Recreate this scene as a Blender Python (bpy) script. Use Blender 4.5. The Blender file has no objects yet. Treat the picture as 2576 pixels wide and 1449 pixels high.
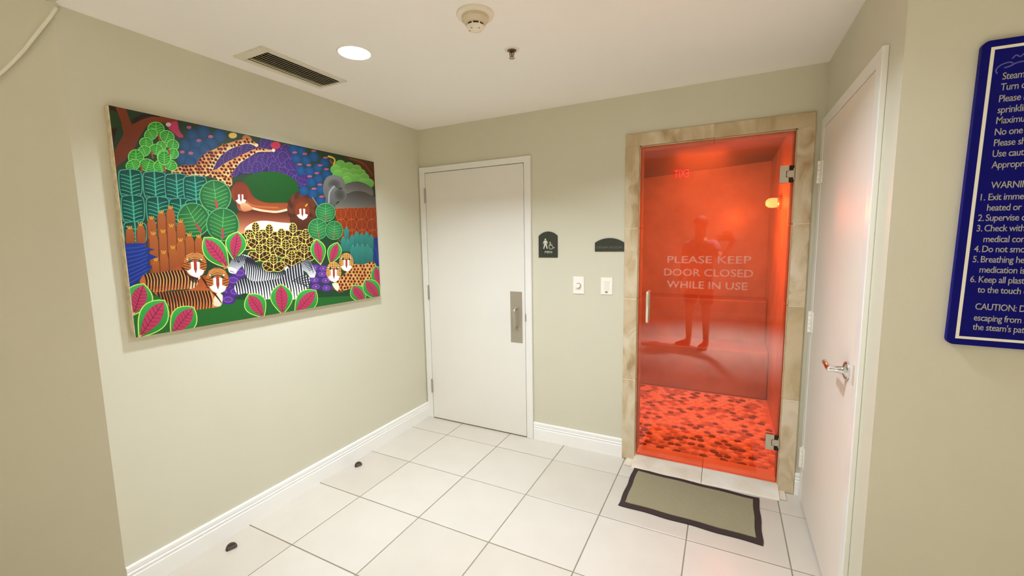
import bpy, bmesh, math, random
import numpy as np
from mathutils import Vector, Matrix
from mathutils.geometry import tessellate_polygon
R = random.Random(7)
C = bpy.context.scene.collection
S = bpy.context.scene
PI = math.pi

# ------------------------------------------------------------------ camera, world, exposure
cam = bpy.data.cameras.new('camera'); camo = bpy.data.objects.new('camera', cam); C.objects.link(camo)
CX, CY, CZ, YAW, PITCH, ROLL, FPX = 2.2390, -2.7956, 1.4926, -0.46848, -0.11129, -0.01598, 1060.2
cy, sy, cp, sp, cr, sr = math.cos(YAW), math.sin(YAW), math.cos(PITCH), math.sin(PITCH), math.cos(ROLL), math.sin(ROLL)
f0, r0, u0 = Vector((sy, cy, 0)), Vector((cy, -sy, 0)), Vector((0, 0, 1))
FW = f0*cp+u0*sp; UP = u0*cp-f0*sp; RT = r0*cr+UP*sr; UP = UP*cr-r0*sr
M = Matrix((RT, UP, -FW)).transposed().to_4x4(); M.translation = (CX, CY, CZ); camo.matrix_world = M
cam.sensor_width = 36; cam.lens = FPX/2576*36; cam.clip_start = 0.02; cam.clip_end = 60
S.camera = camo
w = bpy.data.worlds.new('world'); S.world = w; w.use_nodes = True
w.node_tree.nodes['Background'].inputs[0].default_value = (1, .95, .88, 1)
w.node_tree.nodes['Background'].inputs[1].default_value = 0.02
S.view_settings.view_transform = 'Standard'; S.view_settings.look = 'None'
S.view_settings.exposure = 0.15; S.view_settings.gamma = 1.0; S.view_settings.use_curve_mapping = False
S.cycles.max_bounces = 10; S.cycles.diffuse_bounces = 7; S.cycles.transparent_max_bounces = 12
S.cycles.sample_clamp_indirect = 6.0; S.cycles.caustics_reflective = False; S.cycles.caustics_refractive = False

H, W, T, X0, Y0 = 2.387, 2.685, 0.4405, 0.3549, -0.2361     # ceiling, room width, tile, first joints
HC = 3.0                                                    # corridor ceiling
YF, YR, YB = -2.07, -1.115, -5.7                            # left pier face, right pier face, corridor end wall

def area(name, loc, size, power, col, rot=(0, 0, 0), size_y=None, spread=PI):
    d = bpy.data.lights.new(name, 'AREA'); d.energy = power; d.color = col; d.size = size
    d.shape = 'DISK' if size_y is None else 'RECTANGLE'
    if size_y: d.size_y = size_y
    d.spread = spread
    o = bpy.data.objects.new(name, d); o.location = loc; o.rotation_euler = rot; C.objects.link(o); return o

# lamps of the place plus an added corridor fill, each in a downlight
WARM = (1.0, .90, .74); MID = (.93, .975, 1.03); COOL = (.87, .97, 1.12)
DOWN = [('alcove', .648, -1.253, H, 17, COOL), ('alcove_front', 1.78, -1.31, H, 17, COOL), ('corridor_fill', 2.3, -3.75, HC, 76, MID),  # the strong corridor lamp is added, its floor bounce fills the alcove
        ('corridor_a', 2.55, -3.95, HC, 2.5, WARM), ('corridor_b', .5, -3.6, HC, 1.2, WARM), ('corridor_c', -.3, -4.9, HC, 1.5, WARM),
        ('corridor_d', 3.7, -3.3, HC, 1.2, WARM)]

# ------------------------------------------------------------------ helpers
def lin(c): return tuple((x/12.92 if x <= .04045 else ((x+.055)/1.055)**2.4) for x in [v/255 for v in c])
MATS = {}
def mat(name, rgb, rough=.6, metal=0, noise=0, nscale=8, bump=0, bscale=200, spec=.5, emit=None, estr=0, rgb2=None, rvar=0):
    if name in MATS: return MATS[name]
    m = bpy.data.materials.new(name); m.use_nodes = True; nt = m.node_tree; b = nt.nodes['Principled BSDF']
    c = lin(rgb); b.inputs['Base Color'].default_value = (*c, 1)
    b.inputs['Roughness'].default_value = rough; b.inputs['Metallic'].default_value = metal
    b.inputs['Specular IOR Level'].default_value = spec
    tc = nt.nodes.new('ShaderNodeTexCoord')
    if noise or rgb2:
        n = nt.nodes.new('ShaderNodeTexNoise'); n.inputs['Scale'].default_value = nscale; n.inputs['Detail'].default_value = 5
        nt.links.new(tc.outputs['Object'], n.inputs['Vector'])
        mx = nt.nodes.new('ShaderNodeMix'); mx.data_type = 'RGBA'
        c2 = lin(rgb2) if rgb2 else tuple(v*(1-noise) for v in c)
        rp = nt.nodes.new('ShaderNodeValToRGB'); rp.color_ramp.elements[0].position = .35; rp.color_ramp.elements[1].position = .68
        nt.links.new(n.outputs['Fac'], rp.inputs[0]); nt.links.new(rp.outputs[0], mx.inputs[0])
        mx.inputs[6].default_value = (*c, 1); mx.inputs[7].default_value = (*c2, 1)
        nt.links.new(mx.outputs[2], b.inputs['Base Color'])
    if bump:
        n2 = nt.nodes.new('ShaderNodeTexNoise'); n2.inputs['Scale'].default_value = bscale; n2.inputs['Detail'].default_value = 3
        nt.links.new(tc.outputs['Object'], n2.inputs['Vector'])
        bp = nt.nodes.new('ShaderNodeBump'); bp.inputs['Strength'].default_value = bump; bp.inputs['Distance'].default_value = .004
        nt.links.new(n2.outputs['Fac'], bp.inputs['Height']); nt.links.new(bp.outputs['Normal'], b.inputs['Normal'])
    if emit:
        b.inputs['Emission Color'].default_value = (*emit, 1); b.inputs['Emission Strength'].default_value = estr
    MATS[name] = m; return m

def obj(name, bm, m, parent=None, smooth=False, loc=None):
    me = bpy.data.meshes.new(name)
    if isinstance(bm, bmesh.types.BMesh):
        bmesh.ops.recalc_face_normals(bm, faces=bm.faces); bm.to_mesh(me); bm.free()
    else: me = bm
    if m:
        for x in (m if isinstance(m, (list, tuple)) else [m]): me.materials.append(x)
    if smooth:
        for p in me.polygons: p.use_smooth = True
        try: me.set_sharp_from_angle(angle=math.radians(38))
        except Exception: pass
    o = bpy.data.objects.new(name, me); C.objects.link(o)
    if parent: o.parent = parent
    if loc is not None: o.location = loc
    return o
def tag(o, label=None, cat=None, group=None, kind=None):
    for k, v in (('label', label), ('category', cat), ('group', group), ('kind', kind)):
        if v: o[k] = v
    return o
def empty(name, loc=(0, 0, 0)):
    o = bpy.data.objects.new(name, None); o.location = loc; o.empty_display_size = .1; C.objects.link(o); return o
def thing(name, label, cat, loc, group=None):
    return tag(empty(name, loc), label, cat, group)
def box(bm, a, b, bev=0, seg=1):
    t = bmesh.new(); r = bmesh.ops.create_cube(t, size=1)
    for v in t.verts: v.co = Vector([a[i]+(v.co[i]+.5)*(b[i]-a[i]) for i in range(3)])
    if bev: bmesh.ops.bevel(t, geom=list(t.edges), offset=bev, segments=seg, affect='EDGES', profile=.5)
    add(bm, t); return bm
def add(bm, t, mtx=None):
    me = bpy.data.meshes.new('tmp'); t.to_mesh(me); t.free()
    if mtx is not None: me.transform(mtx)
    bm.from_mesh(me); bpy.data.meshes.remove(me)
def B(a, b, bev=0, seg=1): return box(bmesh.new(), a, b, bev, seg)
def lathe(prof, n=40, axis='z', at=(0, 0, 0), bm=None):
    bm = bm or bmesh.new(); rings = []
    for r, z in prof:
        ring = []
        for i in range(n):
            a = 2*PI*i/n; x, y = r*math.cos(a), r*math.sin(a)
            p = {'z': (x, y, z), 'y': (x, z, y), 'x': (z, x, y)}[axis]
            ring.append(bm.verts.new(Vector(p)+Vector(at)))
        rings.append(ring)
    for A, Bq in zip(rings, rings[1:]):
        for i in range(n): bm.faces.new((A[i], A[(i+1) % n], Bq[(i+1) % n], Bq[i]))
    bm.faces.new(rings[0]); bm.faces.new(rings[-1][::-1]); return bm
def tube(bm, pts, rad, n=10):
    pts = [Vector(p) for p in pts]; rings = []; up = None
    for i, p in enumerate(pts):
        t = (pts[min(i+1, len(pts)-1)]-pts[max(i-1, 0)]).normalized()
        if up is None: up = t.orthogonal().normalized()
        up = (up-t*up.dot(t)).normalized(); s = t.cross(up)
        r = rad[i] if isinstance(rad, (list, tuple)) else rad
        rings.append([bm.verts.new(p+(up*math.cos(2*PI*k/n)+s*math.sin(2*PI*k/n))*r) for k in range(n)])
    for A, Bq in zip(rings, rings[1:]):
        for i in range(n): bm.faces.new((A[i], A[(i+1) % n], Bq[(i+1) % n], Bq[i]))
    bm.faces.new(rings[0]); bm.faces.new(rings[-1][::-1]); return bm
def prism(pts, d, mp, bm=None):
    """outline pts (2-D) pushed d along a third axis; mp(u,v,w) -> 3-D"""
    bm = bm or bmesh.new()
    a = [bm.verts.new(mp(u, v, 0)) for u, v in pts]; b = [bm.verts.new(mp(u, v, d)) for u, v in pts]
    n = len(pts)
    for tri in tessellate_polygon([[Vector((u, v, 0)) for u, v in pts]]):
        bm.faces.new([a[i] for i in tri]); bm.faces.new([b[i] for i in tri[::-1]])
    for i in range(n): bm.faces.new((a[i], a[(i+1) % n], b[(i+1) % n], b[i]))
    return bm
ONY = lambda y: (lambda u, v, d: (u, y-d, v))         # outline in x-z on a wall that faces -y
def text_bm(s, x0, x1, z0, z1, y, bold=.02, depth=.0004, flip=False, spacing=1.0, fit=True, shear=0):
    cu = bpy.data.curves.new('t', 'FONT'); cu.body = s; cu.size = 1; cu.offset = bold; cu.extrude = .0; cu.space_character = spacing; cu.shear = shear
    cu.resolution_u = 3
    o = bpy.data.objects.new('t', cu); C.objects.link(o); dg = bpy.context.evaluated_depsgraph_get(); dg.update()
    me = bpy.data.meshes.new_from_object(o.evaluated_get(dg)); bpy.data.objects.remove(o); bpy.data.curves.remove(cu)
    co = np.array([v.co[:] for v in me.vertices]); lo, hi = co.min(0), co.max(0)
    ky = (z1-z0)/(hi[1]-lo[1]) if fit is True else fit
    kx = (x1-x0)/(hi[0]-lo[0]) if x1 is not None else ky
    for v in me.vertices:
        u, q = (v.co.x-lo[0])*kx, (v.co.y-(lo[1] if fit is True else 0))*ky
        v.co = ((x1-u) if flip else (x0+u), y, z0+q)
    bm = bmesh.new(); bm.from_mesh(me); bpy.data.meshes.remove(me)
    r = bmesh.ops.extrude_face_region(bm, geom=list(bm.faces)); 
    for v in [g for g in r['geom'] if isinstance(g, bmesh.types.BMVert)]: v.co.y += (depth if flip else -depth)
    return bm

# ------------------------------------------------------------------ materials
PAINT = mat('wall_paint', (212, 208, 186), .55, bump=.06, bscale=260, noise=.015, nscale=3)
CEIL = mat('ceiling_paint', (249, 244, 238), .75, bump=.05, bscale=180, noise=.012, nscale=2)
WHITE = mat('white_gloss_paint', (238, 236, 228), .32, noise=.015, nscale=4)
TRIMW = mat('baseboard_paint', (246, 245, 240), .3)
DOORW = mat('door_paint', (234, 230, 220), .38, noise=.02, nscale=3)
TILE = [mat('tile_a', (211, 203, 189), .3, noise=.035, nscale=5), mat('tile_b', (208, 199, 184), .3, noise=.05, nscale=4),
        mat('tile_c', (213, 205, 191), .3, noise=.04, nscale=6)]
GROUT = mat('grout', (150, 138, 116), .9, noise=.2, nscale=12)
def travertine(name, c1, c2, c3, sc):
    m = bpy.data.materials.new(name); m.use_nodes = True; nt = m.node_tree; b = nt.nodes['Principled BSDF']; b.inputs['Roughness'].default_value = .42
    tc = nt.nodes.new('ShaderNodeTexCoord'); n = nt.nodes.new('ShaderNodeTexNoise'); n.inputs['Scale'].default_value = sc; n.inputs['Detail'].default_value = 8; n.inputs['Distortion'].default_value = 1.2
    mp = nt.nodes.new('ShaderNodeMapping'); mp.inputs['Scale'].default_value = (1, 1, .55); nt.links.new(tc.outputs['Object'], mp.inputs[0]); nt.links.new(mp.outputs[0], n.inputs[0])
    rp = nt.nodes.new('ShaderNodeValToRGB'); e = rp.color_ramp.elements
    e[0].position = .34; e[0].color = (*lin(c2), 1); e[1].position = .66; e[1].color = (*lin(c3), 1); k = e.new(.5); k.color = (*lin(c1), 1)
    nt.links.new(n.outputs['Fac'], rp.inputs[0]); nt.links.new(rp.outputs[0], b.inputs['Base Color'])
    bp = nt.nodes.new('ShaderNodeBump'); bp.inputs['Strength'].default_value = .15; bp.inputs['Distance'].default_value = .002; nt.links.new(n.outputs['Fac'], bp.inputs['Height']); nt.links.new(bp.outputs[0], b.inputs['Normal']); return m
STONE = [travertine('travertine_a', (202, 182, 146), (170, 144, 102), (218, 204, 176), 7), travertine('travertine_b', (208, 190, 156), (182, 150, 110), (222, 206, 180), 10),
         travertine('travertine_c', (196, 176, 138), (168, 142, 98), (214, 194, 160), 5)]
LSTONE = [mat('pale_stone_a', (236, 224, 204), .4, rgb2=(222, 206, 184), nscale=10), mat('pale_stone_b', (230, 218, 196), .4, rgb2=(240, 232, 216), nscale=8)]
STEEL = mat('brushed_steel', (186, 178, 162), .4, .65, bump=.03, bscale=300)
CHROME = mat('chrome', (225, 225, 228), .12, 1)
NICKEL = mat('satin_nickel', (204, 197, 176), .4, .6)
PLASTIC = mat('ivory_plastic', (236, 226, 206), .42)
WPLATE = mat('white_plastic', (246, 242, 230), .35)
DARK = mat('dark_gap', (40, 32, 20), .9)
GREY = mat('grey_mark', (150, 146, 134), .5)
SLAT = mat('vent_slat', (206, 197, 168), .55)
OLIVE = mat('olive_sign', (52, 56, 42), .45)
ICON = mat('sign_white', (214, 212, 190), .5)
FAINT = mat('sign_faint_letter', (104, 112, 92), .5)
BLUE = mat('sign_blue', (4, 4, 112), .5, spec=.15, noise=.12, nscale=30)
SILVER = mat('sign_letter', (172, 167, 154), .5)
FADED = mat('sign_emblem', (88, 92, 160), .5)
CREAM = mat('sign_line', (240, 236, 216), .45)
RUB = mat('mat_rubber', (54, 40, 36), .75, bump=.3, bscale=120)
RUBD = mat('stop_rubber', (52, 44, 40), .5)
def pile():
    m = bpy.data.materials.new('mat_pile'); m.use_nodes = True; nt = m.node_tree; b = nt.nodes['Principled BSDF']
    tc = nt.nodes.new('ShaderNodeTexCoord'); wv = nt.nodes.new('ShaderNodeTexWave'); wv.wave_type = 'BANDS'; wv.bands_direction = 'DIAGONAL'
    wv.inputs['Scale'].default_value = 26; wv.inputs['Distortion'].default_value = 5; wv.inputs['Detail'].default_value = 3; wv.inputs['Detail Scale'].default_value = 6
    nt.links.new(tc.outputs['Object'], wv.inputs[0])
    n = nt.nodes.new('ShaderNodeTexNoise'); n.inputs['Scale'].default_value = 7; nt.links.new(tc.outputs['Object'], n.inputs[0])
    mx = nt.nodes.new('ShaderNodeMix'); mx.data_type = 'RGBA'; mx.inputs[6].default_value = (*lin((146, 137, 106)), 1); mx.inputs[7].default_value = (*lin((160, 151, 122)), 1)
    ad = nt.nodes.new('ShaderNodeMath'); ad.operation = 'MULTIPLY_ADD'; ad.inputs[1].default_value = .5
    nt.links.new(wv.outputs['Fac'], ad.inputs[0]); ml = nt.nodes.new('ShaderNodeMath'); ml.operation = 'MULTIPLY'; ml.inputs[1].default_value = .5
    nt.links.new(n.outputs['Fac'], ml.inputs[0]); nt.links.new(ml.outputs[0], ad.inputs[2]); nt.links.new(ad.outputs[0], mx.inputs[0])
    nt.links.new(mx.outputs[2], b.inputs['Base Color']); b.inputs['Roughness'].default_value = .95; b.inputs['Specular IOR Level'].default_value = .1
    bp = nt.nodes.new('ShaderNodeBump'); bp.inputs['Strength'].default_value = .3; bp.inputs['Distance'].default_value = .003
    nt.links.new(wv.outputs['Fac'], bp.inputs['Height']); nt.links.new(bp.outputs[0], b.inputs['Normal']); return m
PILE = pile()
def glass_mat():
    m = bpy.data.materials.new('door_glass'); m.use_nodes = True; nt = m.node_tree; nt.nodes.remove(nt.nodes['Principled BSDF'])
    out = nt.nodes['Material Output']; tr = nt.nodes.new('ShaderNodeBsdfTransparent'); tr.inputs[0].default_value = (.97, .93, .90, 1)
    gl = nt.nodes.new('ShaderNodeBsdfGlossy'); gl.inputs['Roughness'].default_value = .015; gl.inputs[0].default_value = (1, 1, 1, 1)
    fr = nt.nodes.new('ShaderNodeFresnel'); fr.inputs[0].default_value = 1.47
    mx = nt.nodes.new('ShaderNodeMixShader'); nt.links.new(fr.outputs[0], mx.inputs[0]); nt.links.new(tr.outputs[0], mx.inputs[1]); nt.links.new(gl.outputs[0], mx.inputs[2])
    nt.links.new(mx.outputs[0], out.inputs['Surface']); return m
GLASS = glass_mat()
def frost_mat():
    m = bpy.data.materials.new('etched_lettering'); m.use_nodes = True; nt = m.node_tree; nt.nodes.remove(nt.nodes['Principled BSDF'])
    out = nt.nodes['Material Output']; tr = nt.nodes.new('ShaderNodeBsdfTransparent'); df = nt.nodes.new('ShaderNodeBsdfDiffuse'); df.inputs[0].default_value = (.8, .74, .6, 1)
    mx = nt.nodes.new('ShaderNodeMixShader'); mx.inputs[0].default_value = .16
    nt.links.new(tr.outputs[0], mx.inputs[1]); nt.links.new(df.outputs[0], mx.inputs[2]); nt.links.new(mx.outputs[0], out.inputs['Surface']); return m
FROST = frost_mat()
STEAMW = mat('steam_room_tile', (214, 190, 156), .35, rgb2=(190, 160, 124), nscale=4)
STEAMC = mat('steam_room_plaster', (128, 104, 82), .7, noise=.1, nscale=3)

# ------------------------------------------------------------------ large structure
def struct(name, bm, m, parent=None, smooth=False):
    o = obj(name, bm, m, parent, smooth)
    if not parent: o['kind'] = 'structure'
    return o
TH = .13
struct('wall_left', B((-TH, YF, -.05), (0, TH, H)), PAINT)
struct('wall_front', prism([(0, YF), (-2.3, YF-2.3), (-2.3, YF-2.3+.17), (-.17, YF)], HC+.05, lambda u, v, d: (u, v, d-.05)), PAINT)
struct('wall_header', B((0.001, YF-.02, H), (4.7, YF, HC)), PAINT)
struct('wall_right', B((W, YR+.14, -.05), (W+TH, TH, H)), PAINT)
struct('wall_front_right', B((W, YR, -.05), (4.7, YR+.14, H)), PAINT)
# back wall with the steam-room opening
SX0, SX1, SZ = 1.735, 2.568, 2.072
bw = bmesh.new(); box(bw, (0, 0, -.05), (SX0, .15, H)); box(bw, (SX1, 0, -.05), (W, .15, H)); box(bw, (SX0, 0, SZ), (SX1, .15, H))
struct('wall_back', bw, PAINT)
struct('ceiling', B((-TH, YF, H), (4.7, TH, H+.1)), CEIL)
# corridor shell behind the camera
struct('wall_corridor_end', B((-2.42, YB-.12, -.05), (4.7, YB, HC)), PAINT)
struct('wall_corridor_left', B((-2.42, YB, -.05), (-2.3, YF-2.0, HC)), PAINT)
struct('wall_corridor_right', B((4.7, YB-.12, -.05), (4.82, YR+.14, HC)), PAINT)
struct('ceiling', B((-2.42, YB-.12, HC), (4.82, YF+.12, HC+.1)), CEIL)
# floor: grout bed with one child per tile
fl = struct('floor', B((-2.3, YB, -.06), (4.7, 0, -.0025)), GROUT)
def tile_bm(x0, x1, y0, y1, g=.0026, z=0.0):
    bm = bmesh.new(); e = .0016
    lo = [bm.verts.new(p) for p in ((x0+g, y0+g, -.012), (x1-g, y0+g, -.012), (x1-g, y1-g, -.012), (x0+g, y1-g, -.012))]
    md = [bm.verts.new((v.co.x, v.co.y, z-.0012)) for v in lo]
    hi = [bm.verts.new((v.co.x+(e if i in (0, 3) else -e), v.co.y+(e if i < 2 else -e), z)) for i, v in enumerate(lo)]
    for A, Bq in ((lo, md), (md, hi)):
        for i in range(4): bm.faces.new((A[i], A[(i+1) % 4], Bq[(i+1) % 4], Bq[i]))
    bm.faces.new(hi); return bm
regions = [(0, W, YB, 0), (-2.3, 0, YB, YF), (W, 4.7, YB, YR)]
for i in range(-7, 12):
    for j in range(-1, 14):
        a, b = X0+i*T, X0+(i+1)*T; d, c = Y0-j*T, Y0-(j+1)*T
        for rx0, rx1, ry0, ry1 in regions:
            x0, x1, y0, y1 = max(a, rx0), min(b, rx1), max(c, ry0), min(d, ry1)
            if x1-x0 < .02 or y1-y0 < .02: continue
            cx_, cy_ = (x0+x1)/2, (y0+y1)/2
            t = obj('tile', tile_bm(x0-cx_, x1-cx_, y0-cy_, y1-cy_, z=R.uniform(-.0004, .0004)), R.choice(TILE), fl, loc=(cx_, cy_, 0))
# baseboards
PROF = [(0, 0), (.013, 0), (.013, .082), (.0105, .086), (.0105, .092), (.0125, .095), (.0125, .101), (.009, .104), (.009, .108), (.0115, .111), (.0115, .126), (.008, .132), (0, .132)]
def baseboard(name, p, q, n):
    """along p->q (x,y), profile pushed out along n"""
    bm = bmesh.new(); A = []; Bq = []
    for d, z in PROF:
        A.append(bm.verts.new((p[0]+n[0]*d, p[1]+n[1]*d, z))); Bq.append(bm.verts.new((q[0]+n[0]*d, q[1]+n[1]*d, z)))
    k = len(PROF)
    for i in range(k): bm.faces.new((A[i], A[(i+1) % k], Bq[(i+1) % k], Bq[i]))
    bm.faces.new(A); bm.faces.new(Bq[::-1]); return struct(name, bm, TRIMW)
baseboard('baseboard_left', (0, YF), (0, 0), (1, 0))
baseboard('baseboard_back', (.994, 0), (1.655, 0), (0, -1))
baseboard('baseboard_right', (2.645, 0), (W, 0), (0, -1))
baseboard('baseboard_corridor', (-2.3, YB), (4.7, YB), (0, 1))
baseboard('baseboard_sign', (W, YR), (4.7, YR), (0, -1))

# bright arc of light, upper left, shaped as a pale tube on an added panel (s runs along the angled wall)
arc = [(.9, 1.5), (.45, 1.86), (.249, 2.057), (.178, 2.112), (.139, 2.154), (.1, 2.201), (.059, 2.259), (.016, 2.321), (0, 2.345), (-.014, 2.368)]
def smooth_curve(p, n=8):
    out = []
    for i in range(len(p)-1):
        a, b, c, d = p[max(i-1, 0)], p[i], p[i+1], p[min(i+2, len(p)-1)]
        for k in range(n):
            t = k/n; out.append(tuple(.5*(2*b[j]+(c[j]-a[j])*t+(2*a[j]-5*b[j]+4*c[j]-d[j])*t*t+(3*b[j]-a[j]-3*c[j]+d[j])*t**3) for j in range(2)))
    return out+[p[-1]]
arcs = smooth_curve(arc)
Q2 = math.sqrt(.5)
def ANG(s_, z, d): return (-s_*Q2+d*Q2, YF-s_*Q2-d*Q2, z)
dp = struct('light_arc_panel', prism(arcs+[(0, HC-.3), (.9, HC-.3)], .012, ANG), PAINT)
obj('light_arc', tube(bmesh.new(), [ANG(x, z, .012) for x, z in arcs], .006, 10), mat('light_arc_paint', (232, 228, 208), .4), dp, True)

# ------------------------------------------------------------------ white door in the back wall
d1 = tag(empty('door_1', (.5, 0, 0)), kind='structure')
def part(name, bm, m, par, smooth=False, label=None):
    o = obj(name, bm, m, par, smooth); o.matrix_parent_inverse = Matrix.Translation(-Vector(par.location)); 
    if label: o['label'] = label
    return o
DX0, DX1, DZ = .066, .937, 2.040
g = .004
fb = bmesh.new()
box(fb, (.008, -.02, 0), (DX0-g, 0, 2.088), .003, 2); box(fb, (DX1+g, -.02, 0), (.992, 0, 2.088), .003, 2); box(fb, (DX0-g-.004, -.0195, DZ+g), (DX1+g+.004, 0, 2.0878), .003, 2)
part('door_frame', fb, WHITE, d1)
part('gap_seal', B((DX0-g, -.004, .001), (DX1+g, 0, DZ+g)), mat('rebate', (120, 108, 84), .8), d1)
part('door_slab', B((DX0, -.017, .009), (DX1, -.004, DZ), .0015), DOORW, d1)
for z in (1.865, 1.082, .285):
    hb = bmesh.new(); box(hb, (DX0-.014, -.0215, z-.058), (DX0+.004, -.017, z+.058), .001)
    for k in range(5): lathe([(.0062, z-.058+k*.0235), (.0062, z-.058+k*.0235+.022)], 12, at=(DX0-.004, -.0235, 0), bm=hb)
    part('hinge', hb, STEEL, d1, True)
part('pull_plate', B((.817, -.0185, .733), (.915, -.0168, 1.119), .0008), STEEL, d1)
hb = bmesh.new(); px = .868
tube(hb, [(px, -.018, .995), (px, -.045, .995), (px, -.056, .985), (px, -.06, .968), (px, -.06, .878), (px, -.056, .861), (px, -.045, .851), (px, -.018, .851)], .0085, 12)
part('pull_handle', hb, STEEL, d1, True)
part('strike_plate', B((DX1+.001, -.0215, .90), (DX1+.012, -.0195, .955), .0005), STEEL, d1)

# ------------------------------------------------------------------ steam room: stone surround, glass door, interior
sur = tag(empty('trim_2', (2.15, 0, 0)), kind='structure')
def stone(a, b, m=None, parent=sur, bev=.004): return part('stone_tile', B(a, b, bev, 2), m or R.choice(STONE), parent)
jx = .0012; yo, yi = -.014, .15
for z0, z1 in ((0.0, .562), (.562, 1.105), (1.105, 1.56), (1.56, SZ)):
    stone((1.653, yo, z0+jx), (SX0+.004, .004, z1-jx)); stone((SX1-.004, yo, z0+jx), (2.644, .004, z1-jx))
for x0, x1 in ((1.653, 2.156), (2.156, 2.644)): stone((x0+jx, yo, SZ+jx-.004), (x1-jx, .004, 2.146))
gb = bmesh.new()
for z in (.562, 1.105, 1.56):
    box(gb, (1.655, -.0125, z-.002), (SX0+.002, 0, z+.002)); box(gb, (SX1-.002, -.0125, z-.002), (2.642, 0, z+.002))
box(gb, (2.1545, -.0125, SZ), (2.1575, 0, 2.144)); box(gb, (1.655, -.0122, SZ-.005), (SX0, 0, SZ-.0005)); box(gb, (SX1, -.0122, SZ-.005), (2.642, 0, SZ-.0005))
part('pale_grout', gb, mat('pale_grout', (226, 214, 186), .8), sur)
# reveals of the opening
REVEAL = mat('reveal_stone', (214, 196, 160), .85, rgb2=(190, 166, 126), nscale=9, spec=.1)
for z0, z1 in ((0.03, .562), (.562, 1.105), (1.105, 1.56), (1.56, SZ-.002)):
    stone((SX0, .0045, z0+jx), (SX0+.008, yi, z1-jx), REVEAL); stone((SX1-.008, .0045, z0+jx), (SX1, yi, z1-jx), REVEAL)
stone((SX0+.009, .0045, SZ-.009), (2.156-jx, yi, SZ-.001), REVEAL); stone((2.156+jx, .0045, SZ-.009), (SX1-.009, yi, SZ-.001), REVEAL)
thr = tag(empty('trim_3', (2.15, 0, 0)), kind='structure')
def ramp(x0, x1, m):
    pr = [(-.118, .001), (-.112, .009), (-.09, .014), (.0, .032), (.02, .035), (.165, .035), (.165, -.03), (-.0, -.03), (-.0, .001)]
    bm = bmesh.new(); prism([(y, z) for y, z in pr], x1-x0, lambda u, v, d: (x0+d, u, v), bm); part('stone_tile', bm, m, thr)
ramp(1.738, 2.1565, LSTONE[0]); ramp(2.1595, 2.566, LSTONE[1])
gb = bmesh.new()
for x0, x1 in ((1.69, 1.7365), (2.5675, 2.60)): box(gb, (x0, -.105, .0005), (x1, -.0148, .012), .003, 2)
part('threshold_end', gb, LSTONE[0], thr)

d2 = thing('steam_door', 'frameless glass door glowing orange-red with etched lettering', 'glass door', (2.15, .012, 0))
d2 = d2
GX0, GX1, GZ0, GZ1, GY = 1.747, 2.556, .042, 2.060, .010
part('glass_panel', B((GX0, GY, GZ0), (GX1, GY+.010, GZ1), .001), GLASS, d2)
tb = bmesh.new()
for s, x0, x1, z0, z1 in (('PLEASE KEEP', 1.916, 2.376, 1.338, 1.384), ('DOOR CLOSED', 1.898, 2.389, 1.259, 1.305), ('WHILE IN USE', 1.916, 2.363, 1.183, 1.229)):
    t = text_bm(s, x0, x1, z0, z1, GY-.0006, .016, .0003); add(tb, t)
part('lettering', tb, FROST, d2, label='etched frosted capital lettering')
for zc in (1.833, .287):
    hb = bmesh.new()
    o_ = [(2.493, zc-.046), (2.535, zc-.046), (2.535, zc-.018), (2.56, zc-.018), (2.56, zc+.018), (2.535, zc+.018), (2.535, zc+.046), (2.493, zc+.046)]
    for y0 in (GY-.0075, GY+.0102): prism(o_, .007, lambda u, v, d, y0=y0: (u, y0+d, v), hb)
    h = part('hinge', hb, NICKEL, d2)
    pb = bmesh.new(); tube(pb, [(2.533, GY-.008, zc-.0165), (2.524, GY-.008, zc-.0165), (2.524, GY-.008, zc+.0165), (2.533, GY-.008, zc+.0165)], .0016, 6)
    q = obj('hinge_slot', pb, DARK, h)
    cb = bmesh.new(); box(cb, (2.5365, GY-.006, zc-.046), (2.558, GY-.001, zc-.0195)); box(cb, (2.5365, GY-.006, zc+.0195), (2.558, GY-.001, zc+.046))
    q = obj('clamp_gap', cb, DARK, h)
    wb = B((2.556, GY-.008, zc-.030), (2.5615, GY+.02, zc+.030), .001); q = obj('wall_leaf', wb, NICKEL, h)
hx = 1.806
hb = bmesh.new()
for s_ in (-1, 1):
    y0 = GY if s_ < 0 else GY+.010; yo_ = y0+s_*.038
    tube(hb, [(hx, y0, 1.152), (hx, yo_-s_*.012, 1.152), (hx, yo_-s_*.003, 1.149), (hx, yo_, 1.140), (hx, yo_, .972), (hx, yo_-s_*.003, .963), (hx, yo_-s_*.012, .960), (hx, y0, .960)], .0095, 12)
part('door_handle', hb, mat('polished_handle', (240, 232, 212), .25, .7), d2, True)

# interior
IX0, IX1, IY1 = .9, 2.628, 2.32
def slope(x): return 2.215+(x-1.9)*.06
struct('wall_steam_back', B((IX0-.1, IY1, -.05), (IX1+.1, IY1+.1, 2.45)), STEAMW)
struct('wall_steam_left', B((IX0-.1, .15, -.05), (IX0, IY1, 2.45)), STEAMW)
struct('wall_steam_right', B((IX1, .15, -.05), (IX1+.1, IY1, 2.45)), STEAMW)
cb = bmesh.new()
vs = [cb.verts.new(p) for p in ((IX0, .15, slope(IX0)), (IX1, .15, slope(IX1)), (IX1, IY1, slope(IX1)), (IX0, IY1, slope(IX0)),
                                 (IX0, .15, 2.45), (IX1, .15, 2.45), (IX1, IY1, 2.45), (IX0, IY1, 2.45))]
for f in ((0, 1, 2, 3), (4, 5, 6, 7), (0, 1, 5, 4), (1, 2, 6, 5), (2, 3, 7, 6), (3, 0, 4, 7)): cb.faces.new([vs[i] for i in f])
struct('ceiling', cb, STEAMC)
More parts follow.
